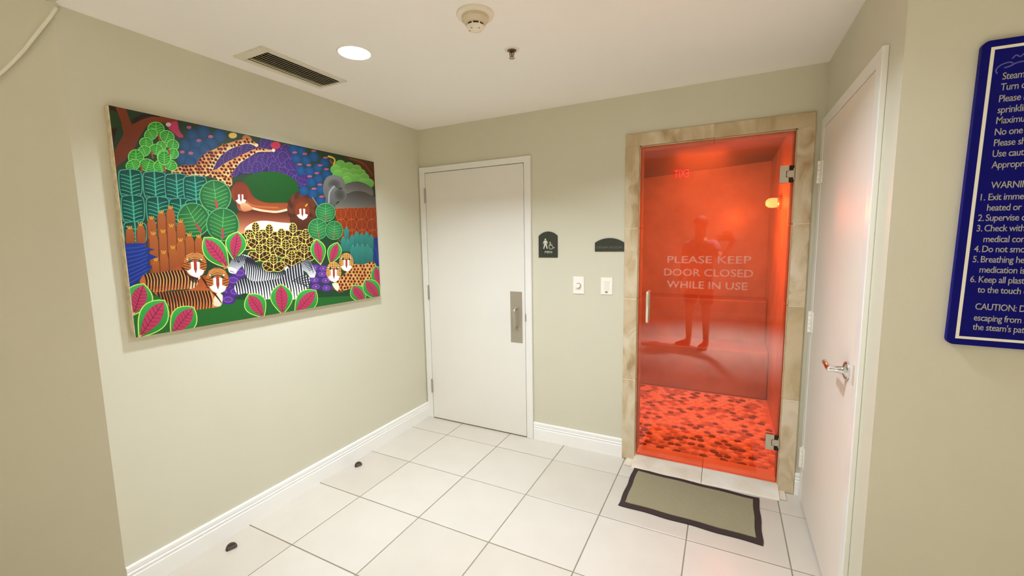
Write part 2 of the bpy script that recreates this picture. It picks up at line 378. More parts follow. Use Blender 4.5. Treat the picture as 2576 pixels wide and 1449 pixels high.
BENCHT = mat('bench_tile', (186, 150, 114), .4, rgb2=(164, 126, 92), nscale=4)
bn = thing('steam_bench', 'tiled two-tier bench along the back of the orange steam room', 'bench', (1.76, 1.9, 0))
part('lower_seat', B((IX0+.002, 1.58, 0), (IX1-.002, 2.0, .44), .012, 2), BENCHT, bn)
part('upper_seat', B((IX0+.002, 2.0, 0), (IX1-.002, IY1-.002, .86), .012, 2), BENCHT, bn)
LY, LZ = 1.25, 1.765
# vapour-proof lamp on the right wall
lamp = thing('wall_lamp', 'glowing vapour-proof wall lamp inside the steam room', 'lamp', (IX1, LY, LZ))
part('lamp_base', lathe([(.0, 0), (.055, 0), (.055, -.02), (.045, -.03), (0, -.03)], 24, 'x', (IX1, LY, LZ)), NICKEL, lamp, True)
part('lamp_globe', lathe([(.0, -.03), (.036, -.03), (.04, -.06), (.036, -.09), (.02, -.108), (0, -.112)], 24, 'x', (IX1, LY, LZ)),
     mat('lamp_globe', (255, 170, 90), .4, emit=(1.5, .42, .14), estr=1.6), lamp, True)
pl = bpy.data.lights.new('steam_lamp', 'POINT'); pl.energy = 18; pl.color = (1, .108, .02); pl.shadow_soft_size = .06
po = bpy.data.objects.new('steam_lamp', pl); po.location = (IX1-.33, LY-.08, LZ-.1); C.objects.link(po)
pl2 = bpy.data.lights.new('steam_fill', 'AREA'); pl2.energy = 21; pl2.spread = math.radians(130); pl2.color = (1, .108, .02); pl2.size = .35  # unseen area light without a fixture, added to brighten the steam room floor
po2 = bpy.data.objects.new('steam_fill', pl2); po2.location = (2.05, .8, slope(2.05)-.05); C.objects.link(po2)
# pebble mosaic floor
sf = struct('floor', B((IX0, .166, -.05), (IX1, 1.58, .0)), mat('pebble_grout', (226, 196, 160), .7, noise=.12, nscale=30))
PEB = [mat('pebble_pale', (250, 240, 226), .6, noise=.08, nscale=25), mat('pebble_tan', (200, 156, 122), .6, noise=.12, nscale=25), mat('pebble_brown', (134, 90, 62), .6, noise=.15, nscale=25)]
PV = []
for k in range(6):
    bm = bmesh.new(); n = 7; rr = [R.uniform(.85, 1.12) for _ in range(n)]
    lo = [bm.verts.new((.0292*rr[i]*math.cos(2*PI*i/n+.3), .0232*rr[i]*math.sin(2*PI*i/n+.3), 0)) for i in range(n)]
    hi = [bm.verts.new((v.co.x*.78, v.co.y*.78, .006)) for v in lo]
    for i in range(n): bm.faces.new((lo[i], lo[(i+1) % n], hi[(i+1) % n], hi[i]))
    bm.faces.new(hi); bmesh.ops.recalc_face_normals(bm, faces=bm.faces)
    row = []
    for m in PEB:
        me = bpy.data.meshes.new('stone'); bm.to_mesh(me); me.materials.append(m); row.append(me)
    bm.free(); PV.append(row)
spots = []
ny, nx = 28, 22
for j in range(ny):
    for i in range(nx):
        x = 1.38+(i+.5*(j % 2))*.058+R.uniform(-.009, .009); y = .196+j*.049+R.uniform(-.007, .007)
        if x > IX1-.03 or y > 1.555: continue
        dark = .36+.12*math.exp(-((y-.42)/.16)**2)
        q = R.random(); mi = 2 if q < dark*.5 else (1 if q < dark*1.25 else 0)
        spots.append((y, x, mi, R.randrange(6), R.uniform(-.5, .5), R.uniform(.88, 1.08)))
spots.sort()
rest = bmesh.new()
for k, (y, x, mi, vi, rz, s) in enumerate(spots):
    if k < 300:
        o = bpy.data.objects.new('stone', PV[vi][mi]); C.objects.link(o); o.parent = sf; o.location = (x, y, 0); o.rotation_euler.z = rz; o.scale = (s, s, 1)
    else:
        n0 = len(rest.faces); me = PV[vi][mi].copy(); me.transform(Matrix.Translation((x, y, 0)) @ Matrix.Rotation(rz, 4, 'Z') @ Matrix.Diagonal((s, s, 1, 1)))
        rest.from_mesh(me); bpy.data.meshes.remove(me); rest.faces.ensure_lookup_table()
        for f in rest.faces[n0:]: f.material_index = mi
o = obj('stones', rest, PEB, sf); o['kind'] = 'stuff'
# faint steam
sm = bpy.data.materials.new('steam'); sm.use_nodes = True; nt = sm.node_tree; nt.nodes.remove(nt.nodes['Principled BSDF'])
vsn = nt.nodes.new('ShaderNodeVolumeScatter'); vsn.inputs['Density'].default_value = .10; vsn.inputs['Color'].default_value = (1, 1, 1, 1)
nt.links.new(vsn.outputs[0], nt.nodes['Material Output'].inputs['Volume'])
st = obj('steam', B((IX0+.01, .2, .02), (IX1-.01, 1.575, 2.15)), sm); tag(st, 'thin warm steam hanging inside the orange-lit room', 'steam', kind='stuff')

# ------------------------------------------------------------------ white door in the right wall (faces -x)
d3 = tag(empty('door_3', (W, -.48, 0)), kind='structure')
EY0, EY1, EZ = -.915, -.083, 2.043
fb = bmesh.new()
box(fb, (W-.018, -.978, 0), (W, EY0-g, 2.098), .003, 2); box(fb, (W-.018, EY1+g, 0), (W, -.018, 2.098), .003, 2); box(fb, (W-.0175, EY0-g-.004, EZ+g), (W, EY1+g+.004, 2.0978), .003, 2)
part('door_frame', fb, WHITE, d3)
part('gap_seal', B((W-.004, EY0-g, .001), (W, EY1+g, EZ+g)), MATS['rebate'], d3)
part('door_slab', B((W-.016, EY0, .012), (W-.004, EY1, EZ), .0015), mat('door_paint_warm', (236, 226, 212), .55, noise=.02, nscale=3), d3)
for z in (1.82, 1.035, .265):
    hb = bmesh.new(); box(hb, (W-.0215, EY1-.030, z-.056), (W-.016, EY1+.032, z+.056), .001)
    for k in range(5): lathe([(.0078, z-.056+k*.0227), (.0078, z-.056+k*.0227+.0215)], 12, at=(W-.028, EY1+.002, 0), bm=hb)
    part('hinge', hb, WPLATE, d3, True)
ry, rz = -.842, .985
hb = lathe([(0, 0), (.034, 0), (.034, -.006), (.03, -.011), (.017, -.015), (.0135, -.02), (.0125, -.046), (.0125, -.060), (0, -.060)], 28, 'x', (W-.016, ry, rz))
lv = part('lever_rose', hb, CHROME, d3, True, 'chrome rose')
hb = bmesh.new(); tube(hb, [(W-.070, ry-.006, rz), (W-.072, ry+.012, rz+.001), (W-.072, ry+.05, rz+.003), (W-.070, ry+.10, rz+.001), (W-.066, ry+.122, rz-.003)], [.012, .0118, .0108, .0100, .0078], 14)
part('lever_handle', hb, CHROME, d3, True, 'chrome lever')
part('strike_plate', B((W-.0192, EY0-.028, .955), (W-.0178, EY0-.006, 1.03), .0004), mat('painted_strike', (206, 196, 174), .4), d3)

# ------------------------------------------------------------------ ceiling fittings
vent = thing('air_vent', 'long white ceiling air vent with dusty louvre slats', 'vent', (.228, -1.262, H))
vx0, vx1, vy0, vy1 = .117, .338, -1.500, -1.018
ix0, ix1, iy0, iy1 = .147, .306, -1.455, -1.040
fb = bmesh.new()
for a, b in (((vx0, vy0), (vx1, iy0)), ((vx0, iy1), (vx1, vy1)), ((vx0, iy0), (ix0, iy1)), ((ix1, iy0), (vx1, iy1))):
    box(fb, (a[0], a[1], H-.007), (b[0], b[1], H), .0012)
part('vent_frame', fb, mat('vent_white', (226, 219, 199), .45), vent)
part('vent_duct', B((ix0, iy0, H-.0015), (ix1, iy1, H-.0002)), mat('vent_dark', (84, 72, 48), .9), vent)
n = 8
for k in range(n):
    xc = ix0+(k+.5)*(ix1-ix0)/n; sb = bmesh.new(); a = math.radians(30 if k > 1 else -12)
    t = bmesh.new(); bmesh.ops.create_cube(t, size=1)
    for v in t.verts: v.co = Vector((v.co.x*(.0235 if k > 1 else .007), v.co.y*(iy1-iy0-.002), v.co.z*.0012))
    bmesh.ops.rotate(t, verts=t.verts, matrix=Matrix.Rotation(a, 3, 'Y')); bmesh.ops.translate(t, verts=t.verts, vec=(xc, (iy0+iy1)/2, H-.0085))
    add(sb, t); part('slat', sb, SLAT, vent)
GLOWM = {}
def downlight(key, x, y, z, watt, col, label):
    t = thing('recessed_downlight', label, 'light', (x, y, z))
    part('trim_ring', lathe([(.070, -.0008), (.0705, -.005), (.074, -.0065), (.079, -.003), (.080, 0), (.074, .0), (.0701, -.0003)], 48, at=(x, y, z)), WPLATE, t, True)
    if col not in GLOWM: GLOWM[col] = mat('glow_%d' % len(GLOWM), (255, 255, 255), .5, emit=col, estr=14)
    part('lens', lathe([(0, -.0012), (.0695, -.0012), (.0695, -.004), (.045, -.006), (0, -.0065)], 48, at=(x, y, z)), GLOWM[col], t, True)
    a = area('downlight_'+key, (x, y, z-.009), .13, watt, col, spread=math.radians({'alcove': 131, 'alcove_front': 140, 'corridor_fill': 64}.get(key, 180))); a.parent = t; a.matrix_parent_inverse = Matrix.Translation(-Vector(t.location))
LBL = {'alcove': 'round glowing recessed downlight in the ceiling beside the air vent', 'alcove_front': 'round recessed downlight in the low ceiling near the opening',
       'corridor_fill': 'round recessed downlight in the corridor ceiling just behind the photographer, added to bounce fill into the alcove', 'corridor_a': 'round recessed downlight in the corridor ceiling behind the photographer', 'corridor_b': 'round recessed downlight in the corridor ceiling facing the alcove opening',
       'corridor_c': 'round recessed downlight at the left end of the corridor ceiling', 'corridor_d': 'round recessed downlight in the corridor ceiling by the blue sign'}
for k, x, y, z, pw, col in DOWN: downlight(k, x, y, z, pw, col, LBL[k])

sd = thing('smoke_detector', 'round ivory smoke detector hanging from the white ceiling', 'smoke detector', (1.322, -1.268, H))
at = (1.322, -1.268, H)
part('mounting_plate', lathe([(0, 0), (.074, 0), (.0745, -.004), (.072, -.010), (.058, -.0125), (0, -.0125)], 48, at=at), PLASTIC, sd, True)
part('housing', lathe([(0, -.0126), (.053, -.0126), (.053, -.024), (.0505, -.027), (.0475, -.029), (.041, -.040), (.037, -.0415), (0, -.0415)], 48, at=at), mat('ivory_housing', (214, 198, 168), .45), sd, True)
part('smoke_inlet', lathe([(0, -.0416), (.0335, -.0416), (.0325, -.0485), (0, -.0485)], 36, at=at), DARK, sd)
fb = bmesh.new()
for k in range(8):
    a = 2*PI*k/8+.2; c_, s_ = math.cos(a), math.sin(a)
    t = bmesh.new(); bmesh.ops.create_cube(t, size=1)
    for v in t.verts: v.co = Vector((v.co.x*.005+.0338, v.co.y*.005, v.co.z*.008-.045))
    add(fb, t, Matrix.Translation(at) @ Matrix.Rotation(a, 4, 'Z'))
part('rib', fb, PLASTIC, sd)
part('cap', lathe([(0, -.0486), (.036, -.0486), (.0345, -.053), (.030, -.059), (.022, -.0605), (.020, -.058), (0, -.058)], 40, at=at), PLASTIC, sd, True)
for a in (.4, 1.7, 2.9): part('status_light', B((at[0]+.024*math.cos(-a)-.003, at[1]+.024*math.sin(-a)-.003, H-.0612), (at[0]+.024*math.cos(-a)+.003, at[1]+.024*math.sin(-a)+.003, H-.0600)), GREY, sd)

sk = thing('fire_sprinkler', 'small metal fire sprinkler head in the white ceiling', 'sprinkler', (1.308, -.918, H)); at = (1.308, -.918, H)
part('escutcheon', lathe([(0, 0), (.036, 0), (.035, -.003), (.024, -.005), (.021, -.0035), (0, -.0035)], 36, at=at), PLASTIC, sk, True)
part('cup', lathe([(0, -.0036), (.0225, -.0036), (.020, -.006), (.012, -.008), (0, -.008)], 30, at=at), mat('sprinkler_brass', (120, 96, 74), .4, .8), sk, True)
hb = bmesh.new()
for s_ in (-1, 1): tube(hb, [(at[0]+s_*.006, at[1], H-.008), (at[0]+s_*.011, at[1], H-.018), (at[0]+s_*.008, at[1], H-.030), (at[0], at[1], H-.036)], .0024, 8)
part('frame_arm', hb, mat('sprinkler_metal', (110, 88, 66), .4, .8), sk, True)
part('heat_bulb', lathe([(0, -.009), (.003, -.010), (.0034, -.02), (.003, -.033), (0, -.035)], 12, at=at), mat('bulb_red', (90, 40, 30), .2), sk, True)
hb = lathe([(0, -.036), (.014, -.0375), (.0145, -.039), (0, -.039)], 20, at=at)
part('deflector', hb, mat('deflector_metal', (186, 170, 146), .4, .7), sk)

# ------------------------------------------------------------------ wall plates and signs on the back wall
def arch(x0, x1, z0, zs, zt, n=14):
    """flat bottom, straight sides to zs, arc to zt in the middle"""
    a = (x1-x0)/2; h = zt-zs; r = (a*a+h*h)/(2*h); cx_ = (x0+x1)/2; cz_ = zt-r; th = math.asin(a/r)
    return [(x0, z0), (x1, z0)]+[(cx_+r*math.sin(th-2*th*i/n), cz_+r*math.cos(th-2*th*i/n)) for i in range(n+1)]
ms = thing('restroom_sign', 'dark arched sign with walking man and wheelchair symbols above MEN', 'sign', (1.117, 0, 1.45))
part('sign_panel', prism(arch(1.046, 1.189, 1.372, 1.523, 1.554), .006, ONY(0)), OLIVE, ms)
Y1 = -.0061; ib = bmesh.new()
def disc(bm, x, z, r, n=18): prism([(x+r*math.cos(2*PI*i/n), z+r*math.sin(2*PI*i/n)) for i in range(n)], .0008, ONY(Y1), bm)
disc(ib, 1.0985, 1.499, .0062)
prism([(1.0895, 1.491), (1.1075, 1.491), (1.112, 1.487), (1.118, 1.468), (1.1145, 1.4665), (1.1075, 1.482), (1.1075, 1.466), (1.1155, 1.434), (1.109, 1.433), (1.0985, 1.460),
       (1.088, 1.433), (1.0815, 1.434), (1.0895, 1.466), (1.0895, 1.482), (1.0825, 1.4665), (1.079, 1.468), (1.085, 1.487)], .0008, ONY(Y1), ib)
part('man_symbol', ib, ICON, ms)
ib = bmesh.new(); disc(ib, 1.1345, 1.4775, .0043)
def band(pts, wd):
    L = []; Rr = []
    for i, p in enumerate(pts):
        a, b = pts[max(i-1, 0)], pts[min(i+1, len(pts)-1)]; dx, dz = b[0]-a[0], b[1]-a[1]; l = math.hypot(dx, dz); nx_, nz_ = -dz/l*wd/2, dx/l*wd/2
        L.append((p[0]+nx_, p[1]+nz_)); Rr.append((p[0]-nx_, p[1]-nz_))
    return L+Rr[::-1]
prism(band([(1.1345, 1.473), (1.1355, 1.457), (1.148, 1.4565), (1.158, 1.439), (1.169, 1.441)], .0042), .0008, ONY(Y1), ib)
prism(band([(1.135, 1.4655), (1.149, 1.4635)], .0034), .0008, ONY(Y1), ib)
prism(band([(1.1415+.0165*math.cos(a), 1.4475+.0165*math.sin(a)) for a in [math.radians(d) for d in range(118, 330, 15)]], .0034), .0008, ONY(Y1), ib)
part('wheelchair_symbol', ib, ICON, ms)
part('lettering', text_bm('MEN', 1.0935, 1.148, 1.4025, 1.4175, Y1, 0, .0006), ICON, ms)
ss = thing('room_sign', 'low dark arched sign reading STEAM ROOM beside the stone surround', 'sign', (1.552, 0, 1.45))
part('sign_panel', prism(arch(1.456, 1.649, 1.413, 1.471, 1.501), .006, ONY(0)), OLIVE, ss)
part('lettering', text_bm('STEAM ROOM', 1.468, 1.636, 1.4325, 1.4475, Y1, 0, .0006), FAINT, ss)
p1 = thing('dial_plate', 'white wall plate with a small round dial', 'switch', (1.342, 0, 1.18))
part('plate', B((1.303, -.006, 1.121), (1.381, 0, 1.241), .0025, 2), WPLATE, p1)
part('dial_collar', lathe([(0, -.0061), (.0195, -.0061), (.0185, -.0085), (0, -.0085)], 28, 'y', (1.342, 0, 1.178)), GREY, p1, True)
part('dial', lathe([(0, -.0086), (.0155, -.0086), (.0145, -.024), (.012, -.026), (0, -.026)], 28, 'y', (1.342, 0, 1.178)), WPLATE, p1, True)
p2 = thing('rocker_switch', 'white wall plate with a rocker switch, nearest the stone surround', 'switch', (1.537, 0, 1.18))
part('plate', B((1.498, -.006, 1.124), (1.576, 0, 1.239), .0025, 2), WPLATE, p2)
rb = bmesh.new(); prism([(-.0061, 1.147), (-.0075, 1.147), (-.012, 1.216), (-.0061, 1.216)], .033, lambda u, v, d: (1.5205+d, u, v), rb)
part('rocker', rb, mat('rocker_white', (240, 234, 218), .35), p2)
part('indicator', B((1.528, -.0090, 1.136), (1.546, -.0061, 1.146), .001), GREY, p2)

# ------------------------------------------------------------------ blue rules sign on the right pier
bs = thing('rules_sign', 'large blue steam room rules sign with white border line and rows of lettering', 'sign', (3.15, YR, 1.58))
bx0, bx1, bz0, bz1 = 2.838, 3.438, 1.166, 2.006; YS = YR-.0161
def rrect(x0, x1, z0, z1, r, n=6):
    o = []
    for cx_, cz_, a0 in ((x1-r, z1-r, 0), (x0+r, z1-r, 90), (x0+r, z0+r, 180), (x1-r, z0+r, 270)):
        o += [(cx_+r*math.cos(math.radians(a0+90*i/n)), cz_+r*math.sin(math.radians(a0+90*i/n))) for i in range(n+1)]
    return o
part('sign_panel', prism(rrect(bx0, bx1, bz0, bz1, .016), .016, ONY(YR)), BLUE, bs)
lb = bmesh.new(); i0, i1 = .018, .0255
for a, b in (((bx0+i0, bz0+i0), (bx1-i0, bz0+i1)), ((bx0+i0, bz1-i1), (bx1-i0, bz1-i0)), ((bx0+i0, bz0+i1), (bx0+i1, bz1-i1)), ((bx1-i1, bz0+i1), (bx1-i0, bz1-i1))):
    box(lb, (a[0], YS-.0005, a[1]), (b[0], YS, b[1]))
part('border_line', lb, CREAM, bs)
eb = bmesh.new()
def strip(bm, pts, wd):
    p = np.array(smooth_curve(pts, 6)); t = np.gradient(p, axis=0); nr = np.c_[-t[:, 1], t[:, 0]]/np.hypot(t[:, 0], t[:, 1])[:, None]*wd/2
    A = [bm.verts.new((q[0], YS-.0003, q[1])) for q in p+nr]; Bq = [bm.verts.new((q[0], YS-.0003, q[1])) for q in p-nr]
    for i in range(len(p)-1): bm.faces.new((A[i], A[i+1], Bq[i+1], Bq[i]))
strip(eb, [(2.874, 1.917), (2.8705, 1.927), (2.878, 1.938), (2.893, 1.943), (2.902, 1.940)], .003)
strip(eb, [(2.886, 1.930), (2.897, 1.933), (2.908, 1.939), (2.921, 1.941), (2.934, 1.941), (2.958, 1.948)], .0032)
strip(eb, [(2.899, 1.951), (2.906, 1.959), (2.914, 1.954), (2.922, 1.961), (2.931, 1.955)], .003)
part('emblem', eb, FADED, bs)
LN = [(2.885, 1.900, 'Steam room rules'), (2.884, 1.872, 'Turn dial to start steam'), (2.884, 1.842, 'Please keep door closed, no'), (2.884, 1.813, 'sprinkling water on sensor'), (2.884, 1.785, 'Maximum ten minutes in room'),
      (2.884, 1.755, 'No one under sixteen'), (2.885, 1.726, 'Please shower before use'), (2.885, 1.697, 'Use caution when entering'), (2.886, 1.667, 'Appropriate attire only'),
      (2.890, 1.612, 'WARNING'), (2.888, 1.580, 'Exit immediately if over'), (2.888, 1.551, 'heated or dizzy'), (2.888, 1.523, 'Supervise children'), (2.888, 1.494, 'Check with doctor if'),
      (2.889, 1.464, 'medical condition'), (2.889, 1.436, 'Do not smoke in room'), (2.889, 1.407, 'Breathing heated air with'), (2.889, 1.378, 'medication is a risk'), (2.890, 1.350, 'Keep all plastics away due'), (2.890, 1.321, 'to the touch of heat'),
      (2.890, 1.272, 'CAUTION: Do not sit near'), (2.890, 1.240, 'escaping from steam head'), (2.890, 1.213, "the steam's path")]
for k, (x, z, s) in enumerate(LN):
    bm = text_bm(s, x, None, z, None, YS, .006, .0004, fit=.0262, spacing=.92)
    for v in bm.verts: v.co.x = x+(v.co.x-x)*.72
    part('text_line', bm, SILVER, bs)
for n_, z in (('1.', 1.580), ('2.', 1.523), ('3.', 1.494), ('4.', 1.436), ('5.', 1.407), ('6.', 1.350)):
    bm = text_bm(n_, 2.8725, None, z, None, YS, .006, .0004, fit=.0262)
    for v in bm.verts: v.co.x = 2.8725+(v.co.x-2.8725)*.72
    part('line_number', bm, SILVER, bs)
bs.rotation_euler = (0, math.radians(0.9), 0)

# ------------------------------------------------------------------ floor things
dm = thing('doormat', 'grey-olive doormat with black rubber border before the steam room threshold', 'mat', (2.11, -.34, 0))
cs = [(1.757, -.112), (2.462, -.142), (2.456, -.566), (1.752, -.548)]        # far-left, far-right, near-right, near-left
def mat_pt(u, v):
    a = Vector(cs[0]).lerp(Vector(cs[1]), u); b = Vector(cs[3]).lerp(Vector(cs[2]), u); return a.lerp(b, v)
def sheet(u0, u1, v0, v1, z0, z1, nu=28, nv=14, wav=.0):
    bm = bmesh.new(); top = []
    for j in range(nv+1):
        row = []
        for i in range(nu+1):
            u, v = u0+(u1-u0)*i/nu, v0+(v1-v0)*j/nv; p = mat_pt(u, v)
            ex = wav*math.sin(u*19+v*4)*(1 if j in (0, nv) else 0)+wav*.7*math.sin(v*14+1)*(1 if i in (0, nu) else 0)
            row.append(bm.verts.new((p.x+(ex if i in (0, nu) else 0), p.y+(ex if j in (0, nv) else 0), z1)))
        top.append(row)
    for j in range(nv):
        for i in range(nu): bm.faces.new((top[j][i], top[j][i+1], top[j+1][i+1], top[j+1][i]))
    r = bmesh.ops.extrude_face_region(bm, geom=list(bm.faces))
    for v in [q for q in r['geom'] if isinstance(q, bmesh.types.BMVert)]: v.co.z = z0
    return bm
part('rubber_border', sheet(0, 1, 0, 1, .0008, .005, wav=.003), RUB, dm)
part('carpet_field', sheet(.042, .955, .085, .905, .0048, .0085, wav=.0022), PILE, dm)
def door_stop(x, y, rz, label):
    t = thing('door_stop', label, 'doorstop', (x, y, 0)); t.rotation_euler.z = rz
    bm = bmesh.new(); n = 20; prev = None
    prof = [(.0235, 0), (.0245, .004), (.0235, .010), (.0195, .0185), (.012, .0245), (.004, .0268), (0.0005, .027)]
    rings = []
    for r, z in prof:
        rings.append([bm.verts.new((max(r*math.cos(2*PI*i/n), -.011), r*math.sin(2*PI*i/n), z)) for i in range(n)])
    for A, Bq in zip(rings, rings[1:]):
        for i in range(n): bm.faces.new((A[i], A[(i+1) % n], Bq[(i+1) % n], Bq[i]))
    bm.faces.new(rings[0]); bm.faces.new(rings[-1])
    bmesh.ops.remove_doubles(bm, verts=bm.verts, dist=.0002)
    obj('rubber_dome', bm, RUBD, t, True)
    bb = bmesh.new(); box(bb, (-.0135, -.019, .001), (-.0112, .019, .020), .001); obj('face_strip', bb, mat('stop_face', (96, 84, 70), .5), t)
door_stop(.079, -.866, PI*.9, 'small black rubber door stop on the floor, farther along the left baseboard')
door_stop(.106, -1.705, PI*.9, 'small black rubber door stop on the floor, nearest the camera')

# ------------------------------------------------------------------ jungle painting on the left wall
PH = [(290, 268), (940, 408), (957, 742), (332, 853)]                        # its corners as measured, to unit square
def homog(src, dst):
    A = []
    for (x, y), (u, v) in zip(src, dst):
        A += [[x, y, 1, 0, 0, 0, -u*x, -u*y, -u], [0, 0, 0, x, y, 1, -v*x, -v*y, -v]]
    return np.linalg.svd(np.array(A, float))[2][-1].reshape(3, 3)
CWp, CHp = 1700, 1128
HM = homog(PH, [(0, 0), (CWp, 0), (CWp, CHp), (0, CHp)])
img = np.zeros((CHp, CWp, 3), np.float32)
def K(p, zone):
    ox, oy = {'A': (280, 260), 'B': (620, 300), 'C': (280, 560), 'D': (620, 540)}[zone]
    p = np.array(p, float).reshape(-1, 2)*.20703+np.array([ox, oy]); h = np.c_[p, np.ones(len(p))] @ HM.T; return h[:, :2]/h[:, 2:]
def region(P, pad=2):
    x0, y0 = np.maximum(np.floor(P.min(0)-pad).astype(int), 0); x1 = min(int(P[:, 0].max()+pad)+1, CWp); y1 = min(int(P[:, 1].max()+pad)+1, CHp)
    if x1 <= x0 or y1 <= y0: return None
    X, Y = np.meshgrid(np.arange(x0, x1)+.5, np.arange(y0, y1)+.5); return slice(y0, y1), slice(x0, x1), X, Y
def inside(P, X, Y):
    m = np.zeros(X.shape, bool); n = len(P)
    for i in range(n):
        (xa, ya), (xb, yb) = P[i], P[(i+1) % n]
        if ya == yb: continue
        c = ((ya > Y) != (yb > Y)); m ^= c & (X < (xb-xa)*(Y-ya)/(yb-ya)+xa)
    return m
def rgb(c): return np.array(c, np.float32)/255
def fillc(P, c, c2=None, grad='v'):
    """P in canvas pixels; c top colour, c2 bottom colour, or radial from the middle"""
    r = region(P)
    if r is None: return
    sy_, sx_, X, Y = r; m = inside(P, X, Y)
    col = np.broadcast_to(rgb(c), X.shape+(3,)).copy()
    if c2 is not None:
        lo, hi = P.min(0), P.max(0)
        if grad == 'v': t = np.clip((Y-lo[1])/(hi[1]-lo[1]+1e-6), 0, 1)
        elif grad == 'h': t = np.clip((X-lo[0])/(hi[0]-lo[0]+1e-6), 0, 1)
        else:
            ce = P.mean(0); d = np.sqrt(((X-ce[0])/(hi[0]-lo[0]+1e-6))**2+((Y-ce[1])/(hi[1]-lo[1]+1e-6))**2)*2; t = np.clip(d, 0, 1)**1.5
        col = col*(1-t[..., None])+rgb(c2)*t[..., None]
    V = img[sy_, sx_]; V[m] = col[m]
def strokec(P, wd, c, clip=None):
    wd = np.interp(np.linspace(0, 1, len(P)), np.linspace(0, 1, np.size(wd)), np.atleast_1d(np.array(wd, float)))
    for i in range(len(P)-1):
        a, b = P[i], P[i+1]; r = region(np.array([a-wd[i], b+wd[i], a+wd[i], b-wd[i]]))
        if r is None: continue
        sy_, sx_, X, Y = r; d = b-a; L = d @ d+1e-9; t = np.clip(((X-a[0])*d[0]+(Y-a[1])*d[1])/L, 0, 1)
        dist = np.hypot(X-a[0]-t*d[0], Y-a[1]-t*d[1]); hw = (wd[i]*(1-t)+wd[i+1]*t)/2
        al = np.clip(hw-dist+.5, 0, 1)
        if clip is not None: al = al*inside(clip, X, Y)
        V = img[sy_, sx_]; V[:] = V*(1-al[..., None])+rgb(c)*al[..., None]
def ell(cx_, cy_, rx, ry, rot=0, n=28):
    a = np.linspace(0, 2*PI, n, endpoint=False); x, y = rx*np.cos(a), ry*np.sin(a); c_, s_ = math.cos(rot), math.sin(rot); return np.c_[cx_+x*c_-y*s_, cy_+x*s_+y*c_]
def cat(p, n=6): 
    p = [tuple(q) for q in p]; m_ = len(p); out = []
    for i in range(m_):
        a, b, c, d = [np.array(p[(i+k) % m_], float) for k in (-1, 0, 1, 2)]
        for k in range(n):
            t = k/n; out.append(.5*(2*b+(c-a)*t+(2*a-5*b+4*c-d)*t*t+(3*b-a-3*c+d)*t**3))
    return np.array(out)
def poly(z, pts, c, c2=None, grad='v', soft=True): 
    P = K(cat(pts) if soft else pts, z); fillc(P, c, c2, grad); return P
def line(z, pts, wd, c, clip=None): strokec(K(smooth_curve([tuple(p) for p in pts], 5) if len(pts) > 2 else pts, z), wd, c, clip)
def leaf(z, cx_, cy_, rx, ry, rot, fill, edge, vein, nv=5, ew=4, vw=3, fill2=None, stem=None):
    """oval leaf; rot 0 means its tip points up"""
    E = ell(cx_, cy_, rx, ry, rot); P = K(E, z); fillc(P, fill, fill2, 'r')
    c_, s_ = math.cos(rot), math.sin(rot); f = lambda x, y: (cx_+x*c_-y*s_, cy_+x*s_+y*c_)
    if vein:
        strokec(K([f(0, -ry*.9), f(0, ry*.95)], z), vw, vein)
        for k in range(nv):
            y = -ry*.55+k*ry*1.4/nv
            for s in (-1, 1): strokec(K([f(0, y+ry*.18), f(s*rx*.8*math.sqrt(max(0.05, 1-(y/ry)**2)), y-ry*.08)], z), vw*.8, vein, P)
    if edge: strokec(np.r_[P, P[:1]], ew, edge)
    if stem: strokec(K([f(0, ry*.25), f(rx*.06, ry*.8)], z), [stem[1]*.8, stem[1]], stem[0])
def croton(z, tip, base, wd):
    t, b = np.array(tip, float), np.array(base, float); d = b-t; L = np.hypot(*d); u = d/L; nrm = np.array([-u[1], u[0]])
    def shape(w, s0=0., s1=1.):
        s = np.linspace(s0, s1, 14); prof = np.sin(np.clip((s-s0)/(s1-s0), 0, 1)**.8*PI)*w/2
        L_ = [t+d*a+nrm*h for a, h in zip(s, prof)]; R_ = [t+d*a-nrm*h for a, h in zip(s, prof)]; return np.array(L_+R_[::-1])
    P = K(shape(wd), z); fillc(P, (66, 190, 84), (44, 150, 58)); Q = K(shape(wd*.56, .05, .97), z)
    fillc(Q, (206, 66, 108), (196, 62, 96))
    strokec(K([t+d*.08, t+d*.95], z), 3, (120, 36, 60))
    for k in range(7):
        a = .2+k*.1
        for s in (-1, 1): strokec(K([t+d*(a+.06), t+d*(a-.02)+nrm*s*wd*.22], z), 2.4, (130, 40, 66), Q)
    strokec(np.r_[P, P[:1]], 5, (214, 232, 116))
    strokec(K([t+d*.93, t+d*1.0], z), 7, (240, 180, 110))
